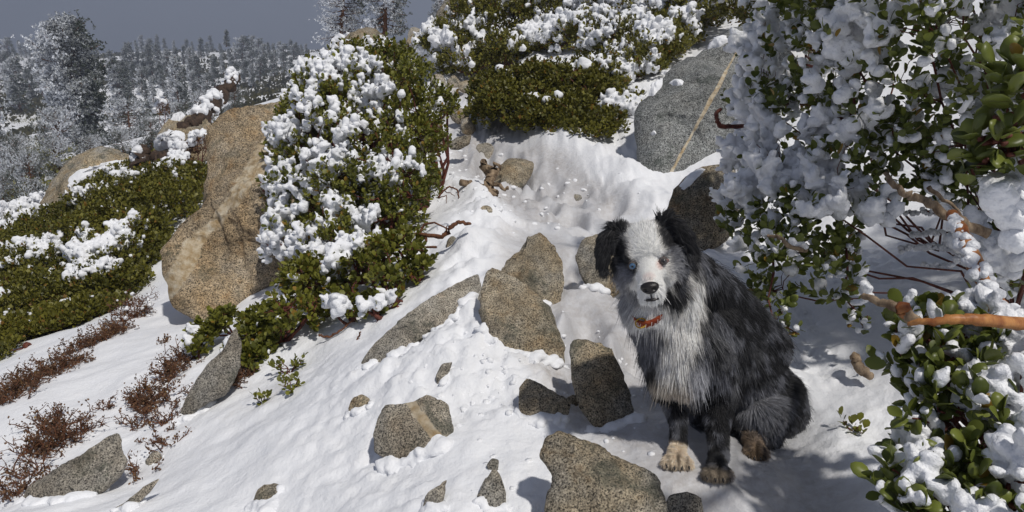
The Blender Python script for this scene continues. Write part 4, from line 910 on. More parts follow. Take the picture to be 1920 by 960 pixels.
def dry_shrub(label, spots, n, seed, h=0.10, leafy=1.0, snow=0):
    rs = np.random.RandomState(seed); P = []
    for px, py, r_ in spots:
        g = hit(px, py)
        P.append(np.r_[g, r_])
    P = np.array(P); root = empty('dry_shrub', P[:, :3].mean(0), label, 'shrub'); tb = MB(); lb = MB(); tips = []
    for _ in range(n):
        p = P[rs.randint(len(P))]; a = p[:3] + np.r_[rs.normal(0, p[3] * .4, 2), 0]; a[2] = gz(a[0], a[1]) - .01
        d = nrm(np.r_[rs.normal(0, .8, 2), rs.uniform(.35, 1.1)]); L = h * rs.uniform(.5, 1.3)
        q = a + d * np.linspace(0, L, 5)[:, None] + rs.normal(0, L * .06, (5, 3)); tb.tube(q, np.linspace(.0028, .0012, 5), 4); tips += [q[-1], q[-2], q[-3]]
        for s_ in range(3):
            b = q[rs.randint(1, 4)]; e = b + nrm(d + rs.normal(0, .7, 3)) * L * rs.uniform(.25, .5); tb.tube(np.array([b, (b + e) / 2 + rs.normal(0, .006, 3), e]), [.0018, .0014, .0008], 4); tips += [e, (b + e) / 2]
    add('twigs', tb.mesh('twigs'), M_TWIG, root, kind='stuff')
    tips = np.array(tips); m = int(len(tips) * 3 * leafy)
    if m:
        O = tips[rs.randint(len(tips), size=m)] + rs.normal(0, .006, (m, 3)); leaves(lb, O, nrm(rs.normal(size=(m, 3)) + [0, 0, .4]), nrm(rs.normal(size=(m, 3))), rs.uniform(.006, .014, m), LEAF4, tint=rs.rand(m))
        add('dry_leaves', lb.mesh('dry_leaves'), M_DRYLEAF, root, kind='stuff')
    if snow:
        sb = MB(); sel = rs.choice(len(tips), snow); blobs(sb, tips[sel], rs.uniform(.006, .014, snow), 2, noise=.3, seed=seed); add('snow_clumps', sb.mesh('snow_clumps'), M_CLUMP, root, kind='stuff')
    return root
M_DRYLEAF = m_leaf('dry_leaf', (0.062, 0.034, 0.024), (0.19, 0.105, 0.055), (0.26, 0.15, 0.03), 0.8)
dry_shrub('rust-brown dry shrub above the grey slab in the corner', [(70, 850, .10), (110, 830, .10), (60, 890, .08), (130, 825, .07), (35, 925, .06), (95, 800, .08)], 150, 41, .10, .55)
dry_shrub('rust-brown dry shrub running along the slanting slab', [(320, 700, .07), (300, 735, .08), (280, 765, .07), (340, 680, .05), (300, 760, .06), (265, 755, .04)], 120, 42, .09, .7)
dry_shrub('thin dry twigs below the long rust-brown shrub', [(265, 800, .05), (285, 830, .05), (265, 870, .05), (315, 840, .04), (260, 890, .03), (310, 800, .04)], 45, 43, .08, .5)
dry_shrub('brown dying fringe at the foot of the green carpet', [(30, 735, .16), (90, 700, .16), (140, 660, .14), (60, 715, .14), (190, 640, .10), (10, 750, .12), (120, 690, .12), (215, 625, .06)], 260, 44, .09, .9)
dry_shrub('greyish twiggy shrub with snow at the foot of the big boulder', [(235, 600, .10), (255, 570, .10), (220, 620, .08), (265, 590, .06)], 90, 45, .10, .6, 40)
dry_shrub('tiny dead sprig alone in the open snow', [(192, 765, .03)], 12, 46, .06, .2)
dry_shrub('small dark dead tuft on the open snow near the carpet', [(310, 640, .03)], 10, 47, .03, .6)
dry_shrub('dry brown twigs under the sprawling manzanita', [(445, 720, .05), (460, 705, .04), (430, 712, .03)], 50, 48, .07, .7)

# charred logs by the outcrop
def log(label, pts, rad, seed, snow=None, name='charred_log'):
    return branch(name, label, 'log', pts, rad, M_DARKWOOD, 9, .02, seed=seed, ice=snow)
log('dark fallen log against the back of the big boulder', [(320, 258, 8.4), (345, 245, 8.5), (370, 228, 8.7), (395, 205, 9.1), (420, 175, 9.8), (442, 140, 10.3)], [.05, .09, .10, .08, .07, .05], 51)
log('blackened stump with snow on its side above the outcrop', [(262, 322, 8.0), (262, 300, 8.05), (268, 285, 8.1), (258, 282, 8.1)], [.12, .10, .07, .03], 52, (1, 2, .06))
log('charred root lying between outcrop and green carpet', [(270, 318, 8.0), (290, 305, 8.1), (310, 300, 8.1), (330, 312, 7.8)], [.07, .10, .09, .05], 53)
log('short snag with a snowy tip above the dark fallen log', [(420, 172, 9.9), (428, 160, 10.0), (436, 148, 10.1), (440, 138, 10.2)], [.07, .06, .05, .04], 54, (1.5, 3, .05))
bush('snow-caked dead shrub between the logs and the big boulder', [(345, 285, 7.9, .14, .2, .14), (330, 305, 7.6, .12, .2, .1), (375, 270, 7.9, .11, .2, .13)], 240, 5, .03, .5, .022, .3, 55, M_DRYLEAF, twig_n=200, twig_r=.003, sub=1, shape=LEAF4, nblob=2, cat='shrub', name='dead_shrub')
bush('tall snow-plastered dead shrub on the skyline beside the logs', [(400, 190, 9.4, .11, .2, .15), (385, 215, 8.9, .11, .2, .13), (305, 205, 10.4, .09, .12, .2)], 200, 4, .03, .6, .026, .3, 56, M_DRYLEAF, twig_n=60, twig_r=.003, stem_n=2, sub=1, shape=LEAF4, nblob=3, cat='shrub', name='dead_shrub')

# ------------------------------------------------------------------ frosted conifers
def m_needle():
    t = NT('frosted_needles'); f = t.attr('frost'); v = t.attr('tint')
    g = t.mix(v, (0.016, 0.024, 0.014), (0.055, 0.068, 0.038))
    return t.fin(t.mix(f, g, (0.74, 0.77, 0.82)), 0.7, 0.2)
M_NEEDLE = m_needle()
TUFT_T = np.array([[0, 0, 0], [.16, .55, .1], [0, 1, 0], [-.16, .55, .1]], float)

def conifer_data(H, W, nbr, ntuft, ns, tl, seed, frost=0.6, top=0.35, low=0.06, bend=0.03, shape='col', two=False):
    """trunk and crown of a wind-blown pine; rime on the windward (-x) side. Unit: metres."""
    rs = np.random.RandomState(seed); tb = MB(); cb = MB()
    z = np.linspace(0, 1, 14); tr = np.c_[bend * H * np.sin(z * 3 + seed), bend * H * np.cos(z * 2.3 + seed) - bend * H * math.cos(seed), z * H]; tr[:, 0] -= tr[0, 0]
    tb.tube(tr, np.interp(z, [0, .15, 1], [H * .035, H * .024, H * .006]), 7)
    P, A = [], []
    for k in range(nbr):
        t = low + (1 - low) * ((k + rs.rand()) / nbr) ** 0.9
        c = np.array([np.interp(t, z, tr[:, i]) for i in range(3)])
        prof = {'col': np.interp(t, [0, .1, .5, .85, 1], [.7, 1, .85, .55, .12]), 'round': np.interp(t, [0, .12, .3, .6, .8, 1], [.8, 1, .75, .95, .95, .35]), 'cone': np.interp(t, [0, .1, 1], [.8, 1, .06])}[shape]
        L = W * prof * rs.uniform(.55, 1.15); az = rs.uniform(0, 2 * math.pi); h = np.array([math.cos(az), math.sin(az), 0])
        dr = rs.uniform(-.55, -.05) if t < .7 else rs.uniform(-.2, .5)
        s = np.linspace(0, 1, 6)[:, None]; q = c + h * L * s + np.array([0, 0, 1]) * (dr * L * s + .28 * L * s ** 2.5) + rs.normal(0, .03 * L, (6, 3)) * s
        tb.tube(q, np.linspace(H * .007, H * .0015, 6), 4)
        m = max(3, int(ntuft * (0.4 + L / W)))
        u = rs.uniform(.25, 1.0, m) ** .7; i = np.minimum((u * 5).astype(int), 4); f = (u * 5 - i)[:, None]
        p = q[i] * (1 - f) + q[i + 1] * f + rs.normal(0, 1, (m, 3)) * np.array([1, 1, .75]) * (0.09 * W + .4 * tl)
        P.append(p); A.append(nrm(h * .7 + np.array([0, 0, .3]) + rs.normal(0, .35, (m, 3))))
    P = np.concatenate(P); A = np.concatenate(A); n = len(P)
    idx = np.repeat(np.arange(n), ns); D = nrm(A[idx] * .55 + rs.normal(0, .75, (n * ns, 3)))
    ctr = np.c_[np.interp(P[:, 2], tr[:, 2], tr[:, 0]), np.interp(P[:, 2], tr[:, 2], tr[:, 1])]
    o = (P[:, :2] - ctr) / W
    fr = np.clip(frost + .60 * (-o[:, 0] - .25 * o[:, 1]) + .35 * fbm(P / W * 2.5, 2, seed) + rs.normal(0, .12, n), 0.02, 1)
    O = P[idx]; N = nrm(rs.normal(size=D.shape)); S = nrm(np.cross(D, N)); Lf = tl * rs.uniform(.6, 1.2, len(idx))
    V = O[:, None] + Lf[:, None, None] * (TUFT_T[None, :, 0:1] * S[:, None] * 1.5 + TUFT_T[None, :, 1:2] * D[:, None] + TUFT_T[None, :, 2:3] * N[:, None])
    Fq = np.arange(4)[None] + (np.arange(len(idx)) * 4)[:, None]
    frl = np.clip(fr[idx] + rs.normal(0, .15, len(idx)), 0, 1)
    cb.put(V.reshape(-1, 3), Fq, frost=np.repeat(frl, 4), tint=np.repeat(rs.rand(len(idx)), 4))
    tm = tb.mesh('trunk'); tm.materials.append(M_PINEBARK); cm = cb.mesh('crown', smooth=False); cm.materials.append(M_NEEDLE)
    return tm, cm

def conifer(label, px, pb, pt, data, H0, wscale=1.0, rot=0.0, Y=None, group=None, sink=0.0, cat='tree'):
    g = hit(px, pb) if Y is None else at(px, pb, Y)
    if g is None or g[1] < 15: g = at(px, pb, Y or 120.0)
    d = ray(px, pt); top = CAM + d * (g[1] / d[1]); H = max(top[2] - g[2], .5); s = H / H0
    o = empty('pine_tree', g - [0, 0, sink], label, cat, group); o.scale = (s * wscale, s * wscale, s); o.rotation_euler = (0, 0, rot)
    for nm, me in (('trunk', data[0]), ('crown', data[1])):
        c = bpy.data.objects.new(nm, me); COL.objects.link(c); c.parent = o
        if nm == 'crown': c['kind'] = 'stuff'
    return o

TA = conifer_data(6, 1.15, 70, 11, 7, .23, 1, .36)
TB = conifer_data(6, 1.4, 64, 11, 7, .24, 2, .30, shape='cone')
TC = conifer_data(6, .95, 70, 10, 7, .22, 3, .48, shape='col', bend=.05)
TD = conifer_data(6, 1.6, 60, 11, 7, .25, 4, .26, shape='round', bend=.05)
TE = conifer_data(6, 1.2, 70, 11, 7, .23, 5, .28, shape='col', bend=.02)
VAR = [TA, TB, TC, TD, TE]
LB = conifer_data(8, 1.75, 190, 44, 8, .15, 9, .52, shape='round', low=.03, bend=.02)
conifer('large rime-covered pine with a bulging crown standing over the left slope', 165, 318, 42, LB, 8, 1.0, .3, Y=42)
LS = conifer_data(5, 2.4, 80, 26, 7, .15, 10, .42, shape='round', low=.02, bend=.05)
conifer('low spreading frosted pine at the foot of the large rimed pine', 255, 290, 196, LS, 5, 1.15, 1.2, Y=38)
conifer('bushy frosted pine filling the low left of the large rimed pine', 130, 345, 215, LS, 5, .75, 2.6, Y=34)
conifer('frosted pine cut by the picture edge, nearest on the left', 8, 440, 190, LB, 8, .75, 2.0, Y=24)
conifer('pale frosted pine in front of the edge pine, low by the outcrop', 40, 420, 290, LS, 5, .62, .4, Y=20)
for k, (w, px, pb, pt, ws) in enumerate([('frosted dwarf pine at the edge beside the outcrop', 15, 425, 330, .8), ('frosted dwarf pine just left of the outcrop top', 70, 385, 292, .8), ('frosted dwarf pine behind the outcrop crest', 118, 350, 268, .9), ('frosted dwarf pine right above the outcrop', 235, 322, 250, .9),
        ('frosted dwarf pine between outcrop and dark logs', 285, 300, 228, .9), ('frosted dwarf pine behind the dark logs', 335, 272, 200, 1.0), ('frosted dwarf pine left of the big boulder top', 385, 248, 178, .9), ('greyish dwarf pine low beside the large rimed pine', 180, 330, 262, 1.1), ('greyish dwarf pine nearest the edge pine trunk', 45, 345, 262, .8), ('low dwarf pine hugging the big boulder shoulder', 440, 228, 170, 1.0)]):
    g = hit(px, pb); conifer(w, px, pb, pt, LS, 5, ws * (.8 + .1 * (k % 3)), k * 1.3, Y=float(g[1]))
S1 = conifer_data(6, 2.1, 90, 26, 7, .13, 11, .72, shape='round', low=.02, bend=.04)
S2 = conifer_data(6, 1.4, 90, 24, 7, .13, 12, .50, shape='col', low=.02, bend=.02)
conifer('white frosted pine on the skyline above the pointed boulder', 640, 100, -70, S1, 6, 1.05, 0, Y=18)
conifer('frosted pine with a red trunk beside the white skyline pine', 722, 80, -110, S2, 6, 1.0, .6, Y=17)
conifer('frosted pine peeking from behind the highest bush', 825, 50, -60, S2, 6, .7, 2.2, Y=20)
NAMED = [('tall columnar frosted pine left of the large rimed pine', 40, 212, 106, 2, 1.25), ('slim frosted pine between the tall columnar one and the large pine', 81, 182, 103, 2, 1.0), ('frosted pine with a bare red trunk right of the large pine', 228, 208, 110, 0, 1.1),
         ('broad-based pine just right of the red-trunked one', 245, 202, 116, 1, 1.2), ('narrow white spire of a pine above the outcrop', 350, 206, 122, 2, .9), ('taller pine touching the narrow white spire', 341, 208, 106, 2, .9),
         ('lone dark pine on the far ridge, highest against the sky', 425, 88, 57, 4, 1.1), ('squat pine pair member below the ridge, left one', 280, 202, 156, 1, 1.1), ('squat pine pair member below the ridge, right one', 293, 205, 144, 2, .9),
         ('shaggy pine near the end of the snowfield, left of the boulder top', 378, 174, 104, 1, 1.1), ('thin dark pine right of the shaggy pine', 403, 168, 106, 4, .9), ('leaning dark pine at the far left of the ridge', 18, 128, 73, 3, .8)]
for k, (w, px, pb, pt, v, ws) in enumerate(NAMED): conifer(w, px, pb, pt, VAR[v], 6, ws, .4 * (k % 3) - .4)
FAR = [(90, 128, 68), (104, 132, 77), (116, 142, 85), (251, 133, 80), (263, 134, 97), (287, 146, 84), (315, 144, 95), (360, 152, 89), (377, 108, 72), (398, 98, 67), (455, 124, 70), (477, 116, 67), (486, 118, 74), (498, 141, 82),
       (517, 124, 82), (545, 104, 75), (532, 120, 84), (270, 146, 100), (300, 130, 84), (330, 128, 90), (345, 120, 86), (442, 112, 80), (466, 110, 76), (506, 112, 80), (558, 106, 80), (566, 104, 84), (575, 104, 82), (300, 165, 120), (325, 160, 112), (368, 140, 100),
       (70, 118, 84), (60, 112, 80), (130, 120, 84), (2, 122, 80), (415, 104, 82), (388, 104, 80), (235, 135, 90), (240, 112, 80), (280, 108, 74), (296, 102, 66), (312, 104, 72), (268, 100, 66), (328, 104, 76), (258, 106, 76), (40, 106, 76), (50, 108, 80), (28, 110, 84), (526, 112, 78), (551, 112, 84),
       (432, 118, 92), (350, 100, 74), (363, 102, 78), (84, 110, 80), (470, 135, 96), (488, 150, 108), (10, 150, 100), (100, 170, 120), (60, 160, 112), (118, 175, 118), (215, 150, 95), (222, 165, 110), (268, 178, 128), (310, 185, 132), (325, 200, 150), (365, 190, 135), (390, 190, 140), (420, 140, 100), (440, 150, 108), (460, 160, 112), (475, 165, 120), (515, 145, 100), (535, 140, 98), (545, 150, 108), (20, 175, 118), (62, 190, 130), (250, 165, 118)]
rs = np.random.RandomState(77)
KIND = ['columnar', 'conical', 'slim', 'round-crowned', 'dark columnar']; SLOTS = {}
for k, (px, pb, pt) in enumerate(sorted(FAR)):
    v = rs.randint(5); zone = ('left of the large pine', 'right of the large pine', 'above the dwarf pines', 'above the dark logs', 'above the big boulder', 'beside the snowy bush top')[int(np.searchsorted([130, 262, 340, 430, 505], px))]
    key = '%s%s pine %s, %s' % ('hazy ' if pb < 114 else 'tall ' if pb - pt > 44 else 'small ', KIND[v], 'on the far ridge' if pb < 114 else 'on the far slope', zone)
    SLOTS.setdefault(key, []).append((px, pb, pt, v))
for key, L in SLOTS.items():
    for q, (px, pb, pt, v) in enumerate(L):
        w = key if len(L) == 1 else key.replace(' pine ', ' pine ', 1) + ', ' + (('left one', 'right one') if len(L) == 2 else ('leftmost', 'second from left', 'third from left', 'fourth from left', 'fifth from left', 'sixth from left', 'seventh from left'))[q]
        conifer(w, px, pb, pt, VAR[v], 6, rs.uniform(.8, 1.25), rs.uniform(-.6, .6), group='hazy pines along the far ridge' if pb < 114 else 'scattered pines on the far slope')

# low brush between the far pines: nobody could count it
mb = MB(); rs = np.random.RandomState(5); C = []
for _it in range(60000):
    if len(C) >= 1300: break
    Y = 45 * (6.0 ** rs.rand()); x = rs.uniform(-.95, .1) * Y * .75
    if vnoise(np.array([[x * .06, Y * .035]]), 3)[0] + .55 * vnoise(np.array([[x * .25, Y * .11]]), 6)[0] > .05: C.append((x, Y))
C = np.array(C); z = ground_z(C); n = 26
r_ = rs.uniform(.5, 1.5, len(C)) * np.interp(C[:, 1], [45, 250], [.8, 2.6])
O = np.repeat(np.c_[C, z], n, 0) + rs.normal(0, 1, (len(C) * n, 3)) * np.repeat(r_, n)[:, None] * [.8, .45, .0]
O[:, 2] = ground_z(O[:, :2]) + np.abs(rs.normal(0, .12, len(O)))
leaves(mb, O, nrm(rs.normal(size=O.shape) + [0, 0, .6]), nrm(rs.normal(size=O.shape)), np.repeat(r_, n) * rs.uniform(.25, .5, len(O)), LEAF4, tint=np.clip(rs.normal(.35, .25, len(O)), 0, .9))
add('brush', mb.mesh('brush'), m_leaf('far_brush', (0.030, 0.030, 0.012), (0.075, 0.066, 0.022), (0.1, 0.07, 0.02), 0.8), kind='stuff', label='olive low brush scattered between the pines on the far snowy slope', cat='brush')
mb = MB(); C = []
for px, py in [(60, 230), (70, 260), (75, 285), (90, 300), (55, 250), (62, 275), (95, 265), (80, 245), (45, 290), (30, 300), (70, 240), (100, 285), (60, 330), (110, 320), (160, 350), (200, 330), (250, 310), (300, 280), (350, 260), (30, 370), (90, 365), (140, 385), (270, 330), (320, 300)]:
    g = hit(px + 6, py)
    if g is not None and g[1] > 10: C.append(g)
if C:
    C = np.array(C); n = 700; s = (C[:, 1] * .012)
    O = np.repeat(C, n, 0) + rs.normal(0, 1, (len(C) * n, 3)) * np.repeat(s, n)[:, None] * [1, 1.6, 0]; O[:, 2] = base_z(O[:, :2]) + np.abs(rs.normal(0, .1, len(O))) + .05
    leaves(mb, O, nrm(rs.normal(size=O.shape) + [0, 0, .6]), nrm(rs.normal(size=O.shape)), rs.uniform(.05, .12, len(O)), LEAF4, tint=np.clip(rs.normal(.5, .25, len(O)), 0, .9))
    add('brush', mb.mesh('brush'), M_LEAF_FAR, kind='stuff', label='olive ground brush in snow left of the large rimed pine', cat='brush')

# ------------------------------------------------------------------ the dog
EYE = at(1215, 494, 1.575)
hf = nrm(np.array([CAM[0] - EYE[0], CAM[1] - EYE[1], 0.0])); hf = nrm(hf + np.array([0, 0, 0.03]))
hr0 = nrm(np.cross(hf, [0, 0, 1.0])) * -1.0
if hr0[0] < 0: hr0 = -hr0
hu0 = nrm(np.cross(hf, hr0)); hu0 = hu0 if hu0[2] > 0 else -hu0
_ro = math.radians(12.0)
HU = hu0 * math.cos(_ro) - hr0 * math.sin(_ro); HR = hr0 * math.cos(_ro) + hu0 * math.sin(_ro); HF = hf
HO = EYE - HF * 0.062
def hd(r, f, u): return HO + HR * r + HF * f + HU * u
def to_head(P): d = P - HO; return np.stack([d @ HR, d @ HF, d @ HU], 1)

parts = []      # (centre, radii, axes) ellipsoids
def ell(c, r, ax=None): parts.append((np.asarray(c, float), np.broadcast_to(np.asarray(r, float), (3,)), np.stack([HR, HF, HU]) if ax is None else ax))
def cap(a, ra, b, rb):
    a, b = np.asarray(a, float), np.asarray(b, float); n = max(2, int(np.linalg.norm(b - a) / (0.3 * min(ra, rb))) + 1)
    for t in np.linspace(0, 1, n): parts.append((a * (1 - t) + b * t, np.full(3, ra * (1 - t) + rb * t), np.eye(3)))
# head
ell(hd(0, -.005, .020), (.057, .072, .058)); ell(hd(0, .035, .028), (.045, .035, .036))
cap(hd(0, .050, -.018), .034, hd(0, .105, -.030), .0245); cap(hd(0, .105, -.030), .0245, hd(0, .138, -.036), .0195)
cap(hd(-.012, .10, -.045), .020, hd(-.010, .130, -.048), .016); cap(hd(.012, .10, -.045), .020, hd(.010, .130, -.048), .016)
cap(hd(0, .030, -.058), .028, hd(0, .112, -.066), .013)
for s in (-1, 1):
    ell(hd(s * .034, .020, -.024), (.025, .038, .031)); ell(hd(s * .034, .052, .020), (.019, .016, .010)); ell(hd(s * .056, -.015, -.02), (.026, .05, .045))
def ear(pts, w):
    P = [hd(*p) for p in pts]
    for a, b, wa, wb in zip(P[:-1], P[1:], w[:-1], w[1:]): cap(a, wa, b, wb)
ear([(-.042, -.012, .060), (-.066, -.010, .073), (-.094, .004, .064), (-.108, .014, .036), (-.106, .018, .006)], [.017, .015, .013, .011, .006])
ear([(-.050, -.012, .046), (-.080, .000, .046), (-.100, .014, .010), (-.094, .018, -.012)], [.015, .013, .010, .005])
ear([(.036, -.012, .062), (.052, -.010, .074), (.080, .000, .066), (.100, .008, .040), (.104, .012, .008)], [.017, .015, .013, .011, .006])
ear([(.050, -.012, .048), (.078, -.002, .046), (.098, .008, .012), (.094, .012, -.010)], [.015, .013, .010, .005])
# neck, chest, trunk
W = lambda px, py, Y: at(px, py, Y)
cap(hd(0, -.025, -.03), .064, W(1262, 590, 1.75), .088); cap(hd(.02, -.05, .0), .060, W(1345, 565, 1.84), .072)
cap(W(1222, 570, 1.70), .068, W(1252, 622, 1.72), .075); cap(W(1262, 610, 1.735), .080, W(1272, 680, 1.735), .077); cap(W(1272, 680, 1.74), .074, W(1288, 715, 1.78), .068)
cap(W(1318, 612, 1.80), .100, W(1383, 690, 1.92), .110); cap(W(1345, 565, 1.84), .072, W(1420, 650, 1.95), .085)
cap(W(1383, 690, 1.92), .108, W(1438, 752, 1.96), .101); cap(W(1440, 752, 1.96), .100, W(1462, 780, 1.99), .080)
# front legs
cap(W(1236, 655, 1.715), .046, W(1258, 735, 1.74), .036); cap(W(1258, 735, 1.74), .034, W(1272, 790, 1.715), .021); cap(W(1272, 790, 1.715), .021, W(1272, 832, 1.69), .0185)
cap(W(1325, 655, 1.73), .060, W(1346, 738, 1.745), .043); cap(W(1346, 738, 1.745), .040, W(1346, 810, 1.69), .025); cap(W(1346, 810, 1.69), .025, W(1348, 858, 1.645), .021)
def paw(c, d, w, n=4, r=.0118):
    d = nrm(np.array([d[0], d[1], 0.0])); s = np.array([-d[1], d[0], 0.0])
    cap(c - d * .012 + [0, 0, .010], .019, c + d * .012 + [0, 0, .002], .019)
    for k in range(n):
        o = (k - (n - 1) / 2) / (n - 1) * 2; cap(c + s * o * w * .6 + d * .008, r, c + s * o * w + d * (.034 - .010 * abs(o)) - [0, 0, .004], r * .92)
PAW1 = W(1270, 851, 1.655); PAW2 = W(1343, 888, 1.605); PAW3 = W(1416, 832, 1.755)
for p in (PAW1, PAW2, PAW3): p[2] = gz(p[0], p[1]) + .014
paw(PAW1, (-.15, -1), .027); paw(PAW2, (-.12, -1), .027); paw(PAW3, (-.15, -1), .022)
# hind leg folded, the far hind leg behind it
cap(W(1448, 745, 1.92), .085, W(1425, 775, 1.85), .066); cap(W(1425, 775, 1.85), .058, W(1436, 812, 1.86), .040); cap(W(1440, 815, 1.85), .030, PAW3 + [0, .03, .008], .022)
cap(W(1478, 790, 1.98), .060, W(1455, 808, 1.94), .045)
cap(W(1330, 760, 1.90), .07, W(1320, 790, 1.88), .05); cap(W(1320, 790, 1.88), .032, W(1305, 812, 1.84), .024)

T_, F_ = ICO[3]; mb = MB()
for c, r, ax in parts: mb.put(c + (T_ * r) @ ax, F_)
tmp = bpy.data.objects.new('tmp_body', mb.mesh('tmp_body')); COL.objects.link(tmp)
def remeshed(ob, voxel, smooth=0):
    m = ob.modifiers.new('r', 'REMESH'); m.mode = 'VOXEL'; m.voxel_size = voxel; m.use_smooth_shade = True
    if smooth: s = ob.modifiers.new('s', 'SMOOTH'); s.factor = .5; s.iterations = smooth
    dg = bpy.context.evaluated_depsgraph_get(); me = bpy.data.meshes.new_from_object(ob.evaluated_get(dg)); old = ob.data
    bpy.data.objects.remove(ob); bpy.data.meshes.remove(old); return me
body_me = remeshed(tmp, .0062, 5); body_me.name = 'body'
nV = len(body_me.vertices); BV = np.empty(nV * 3, np.float32); body_me.vertices.foreach_get('co', BV); BV = BV.reshape(-1, 3).astype(float)
body_me.calc_loop_triangles(); TRI = np.empty(len(body_me.loop_triangles) * 3, np.int32); body_me.loop_triangles.foreach_get('vertices', TRI); TRI = TRI.reshape(-1, 3)
BN = np.zeros_like(BV); fn = np.cross(BV[TRI[:, 1]] - BV[TRI[:, 0]], BV[TRI[:, 2]] - BV[TRI[:, 0]])
for k in range(3): np.add.at(BN, TRI[:, k], fn)
BN = nrm(BN)

# coat colour: black and grey merle, white blaze, ruff and chest, cream paws
BLACK, GREY, LGREY, WHITE, CREAM, TAN = [np.array(c) for c in ((.014, .014, .016), (.15, .155, .178), (.34, .345, .37), (.93, .91, .87), (.80, .66, .50), (.34, .24, .15))]
def coat(P, N):
    h = to_head(P); n = len(P)
    m = fbm(P * 36, 3, 5) + .5 * fbm(P * 9, 2, 9); k = sstep(.05, .70, m + .09)[:, None]
    col = BLACK * (1 - k) + GREY * k
    def blob(c, r, colr, soft=.35, jit=.18, a=1.0):
        nonlocal col
        q = (P - np.asarray(c)) / np.asarray(r); d = np.sqrt((q ** 2).sum(1)) + jit * fbm(P * 38, 2, 13)
        w = (a * (1 - sstep(1 - soft, 1 + soft, d)))[:, None]; col = col * (1 - w) + colr * w
    def hblob(c, r, colr, soft=.25, jit=.12, a=1.0):
        nonlocal col
        q = (h - np.asarray(c)) / np.asarray(r); d = np.sqrt((q ** 2).sum(1)) + jit * fbm(P * 45, 2, 14)
        w = (a * (1 - sstep(1 - soft, 1 + soft, d)))[:, None]; col = col * (1 - w) + colr * w
    # trunk: lighter merle patches on flank and haunch
    for c, r, a in [((1335, 640, 1.72), .05, .5), ((1375, 650, 1.82), .05, .55), ((1310, 600, 1.72), .035, .45), ((1420, 770, 1.82), .07, .55), ((1470, 790, 1.93), .06, .6), ((1360, 700, 1.76), .05, .4), ((1230, 640, 1.66), .045, .5)]:
        blob(W(*c), r, LGREY * .8, .6, .5, a)
    blob(W(1208, 640, 1.66), (.05, .09, .040), GREY * 1.1, .4, .2, .9)
    blob(W(1395, 575, 1.87), (.10, .12, .07), BLACK, .5, .5, .75); blob(W(1330, 545, 1.76), (.05, .08, .06), BLACK, .5, .4, .8)
    # white ruff, throat and chest stripe
    blob(W(1222, 588, 1.64), (.080, .10, .042), WHITE, .30, .2); blob(W(1285, 545, 1.68), (.040, .07, .075), WHITE, .35, .25); blob(W(1275, 610, 1.68), (.045, .07, .050), WHITE, .35, .2)
    blob(W(1180, 560, 1.66), (.026, .06, .045), LGREY, .4, .3, .8)
    blob(W(1268, 660, 1.64), (.034, .09, .080), WHITE * .92, .35, .25); blob(W(1262, 722, 1.66), (.060, .08, .030), np.array([.66, .58, .48]), .4, .3, .9); blob(W(1300, 690, 1.70), (.030, .07, .05), LGREY * 1.3, .4, .3)
    # head: black sides, merle cheeks, white face
    hm = (h[:, 2] > -.045) & (h[:, 1] > -.08) & (np.abs(h[:, 0]) < .14) & (h[:, 2] < .14)
    hblob((-.095, -.01, .03), (.05, .07, .10), BLACK * 1.2); hblob((.095, -.02, .035), (.05, .07, .10), BLACK * 1.2)
    hblob((-.066, .02, -.055), (.030, .06, .045), LGREY * .75, .4, .3); hblob((.062, .03, -.012), (.028, .04, .036), LGREY * .8, .45, .35)
    hblob((-.004, .05, .045), (.037, .08, .060), WHITE, .18); hblob((-.002, .03, .085), (.022, .06, .035), WHITE, .35)
    hblob((.022, .06, .008), (.030, .04, .030), WHITE); hblob((0, .11, -.040), (.052, .075, .050), WHITE); hblob((.0, .06, -.05), (.058, .06, .035), WHITE)
    hblob((-.042, .055, -.002), (.025, .03, .023), BLACK * 1.5, .25, .25); hblob((-.058, .03, .03), (.026, .05, .035), BLACK * 1.5, .4); hblob((-.056, .04, -.026), (.022, .04, .022), GREY * 1.3, .4, .3)
    hblob((.056, .035, .040), (.023, .04, .030), BLACK * 1.5, .3); hblob((.060, .035, .006), (.019, .03, .020), GREY * .8, .4, .3, .85); hblob((.046, .058, .016), (.012, .02, .006), GREY, .4, .2, .8); hblob((-.055, -.02, .085), (.035, .05, .03), BLACK, .3); hblob((.055, -.02, .085), (.035, .05, .035), BLACK, .3)
    hblob((.026, .075, -.004), (.009, .02, .009), np.array([.62, .38, .33]), .5, .1, .6); hblob((0, .125, -.016), (.012, .02, .010), np.array([.66, .50, .47]), .5, .1, .5)
    # paws
    blob(PAW1 + [0, 0, .004], (.05, .06, .036), CREAM * 1.05, .2, .15); blob(PAW2 + [-.008, -.034, -.004], (.035, .030, .022), CREAM * .55, .5, .4, .8); blob(PAW3 + [0, -.008, .002], (.05, .05, .028), TAN * .9, .45, .3, .8)
    for p_, d_, w_ in ((PAW1, (-.15, -1), .027), (PAW2, (-.12, -1), .027), (PAW3, (-.15, -1), .022)):
        d2 = nrm(np.array([d_[0], d_[1], 0.])); s2 = np.array([-d2[1], d2[0], 0.]); q = P - p_; sv, dv = q @ s2, q @ d2
        m_ = (np.linalg.norm(q, axis=1) < .06) * sstep(.004, .016, dv)
        for c_ in (0, -.62 * w_, .62 * w_): col = col * (1 - .75 * m_ * np.exp(-((sv - c_) / .0026) ** 2))[:, None]  # shade in the creases between toes, painted into the coat colour
    return np.clip(col, .006, .9)

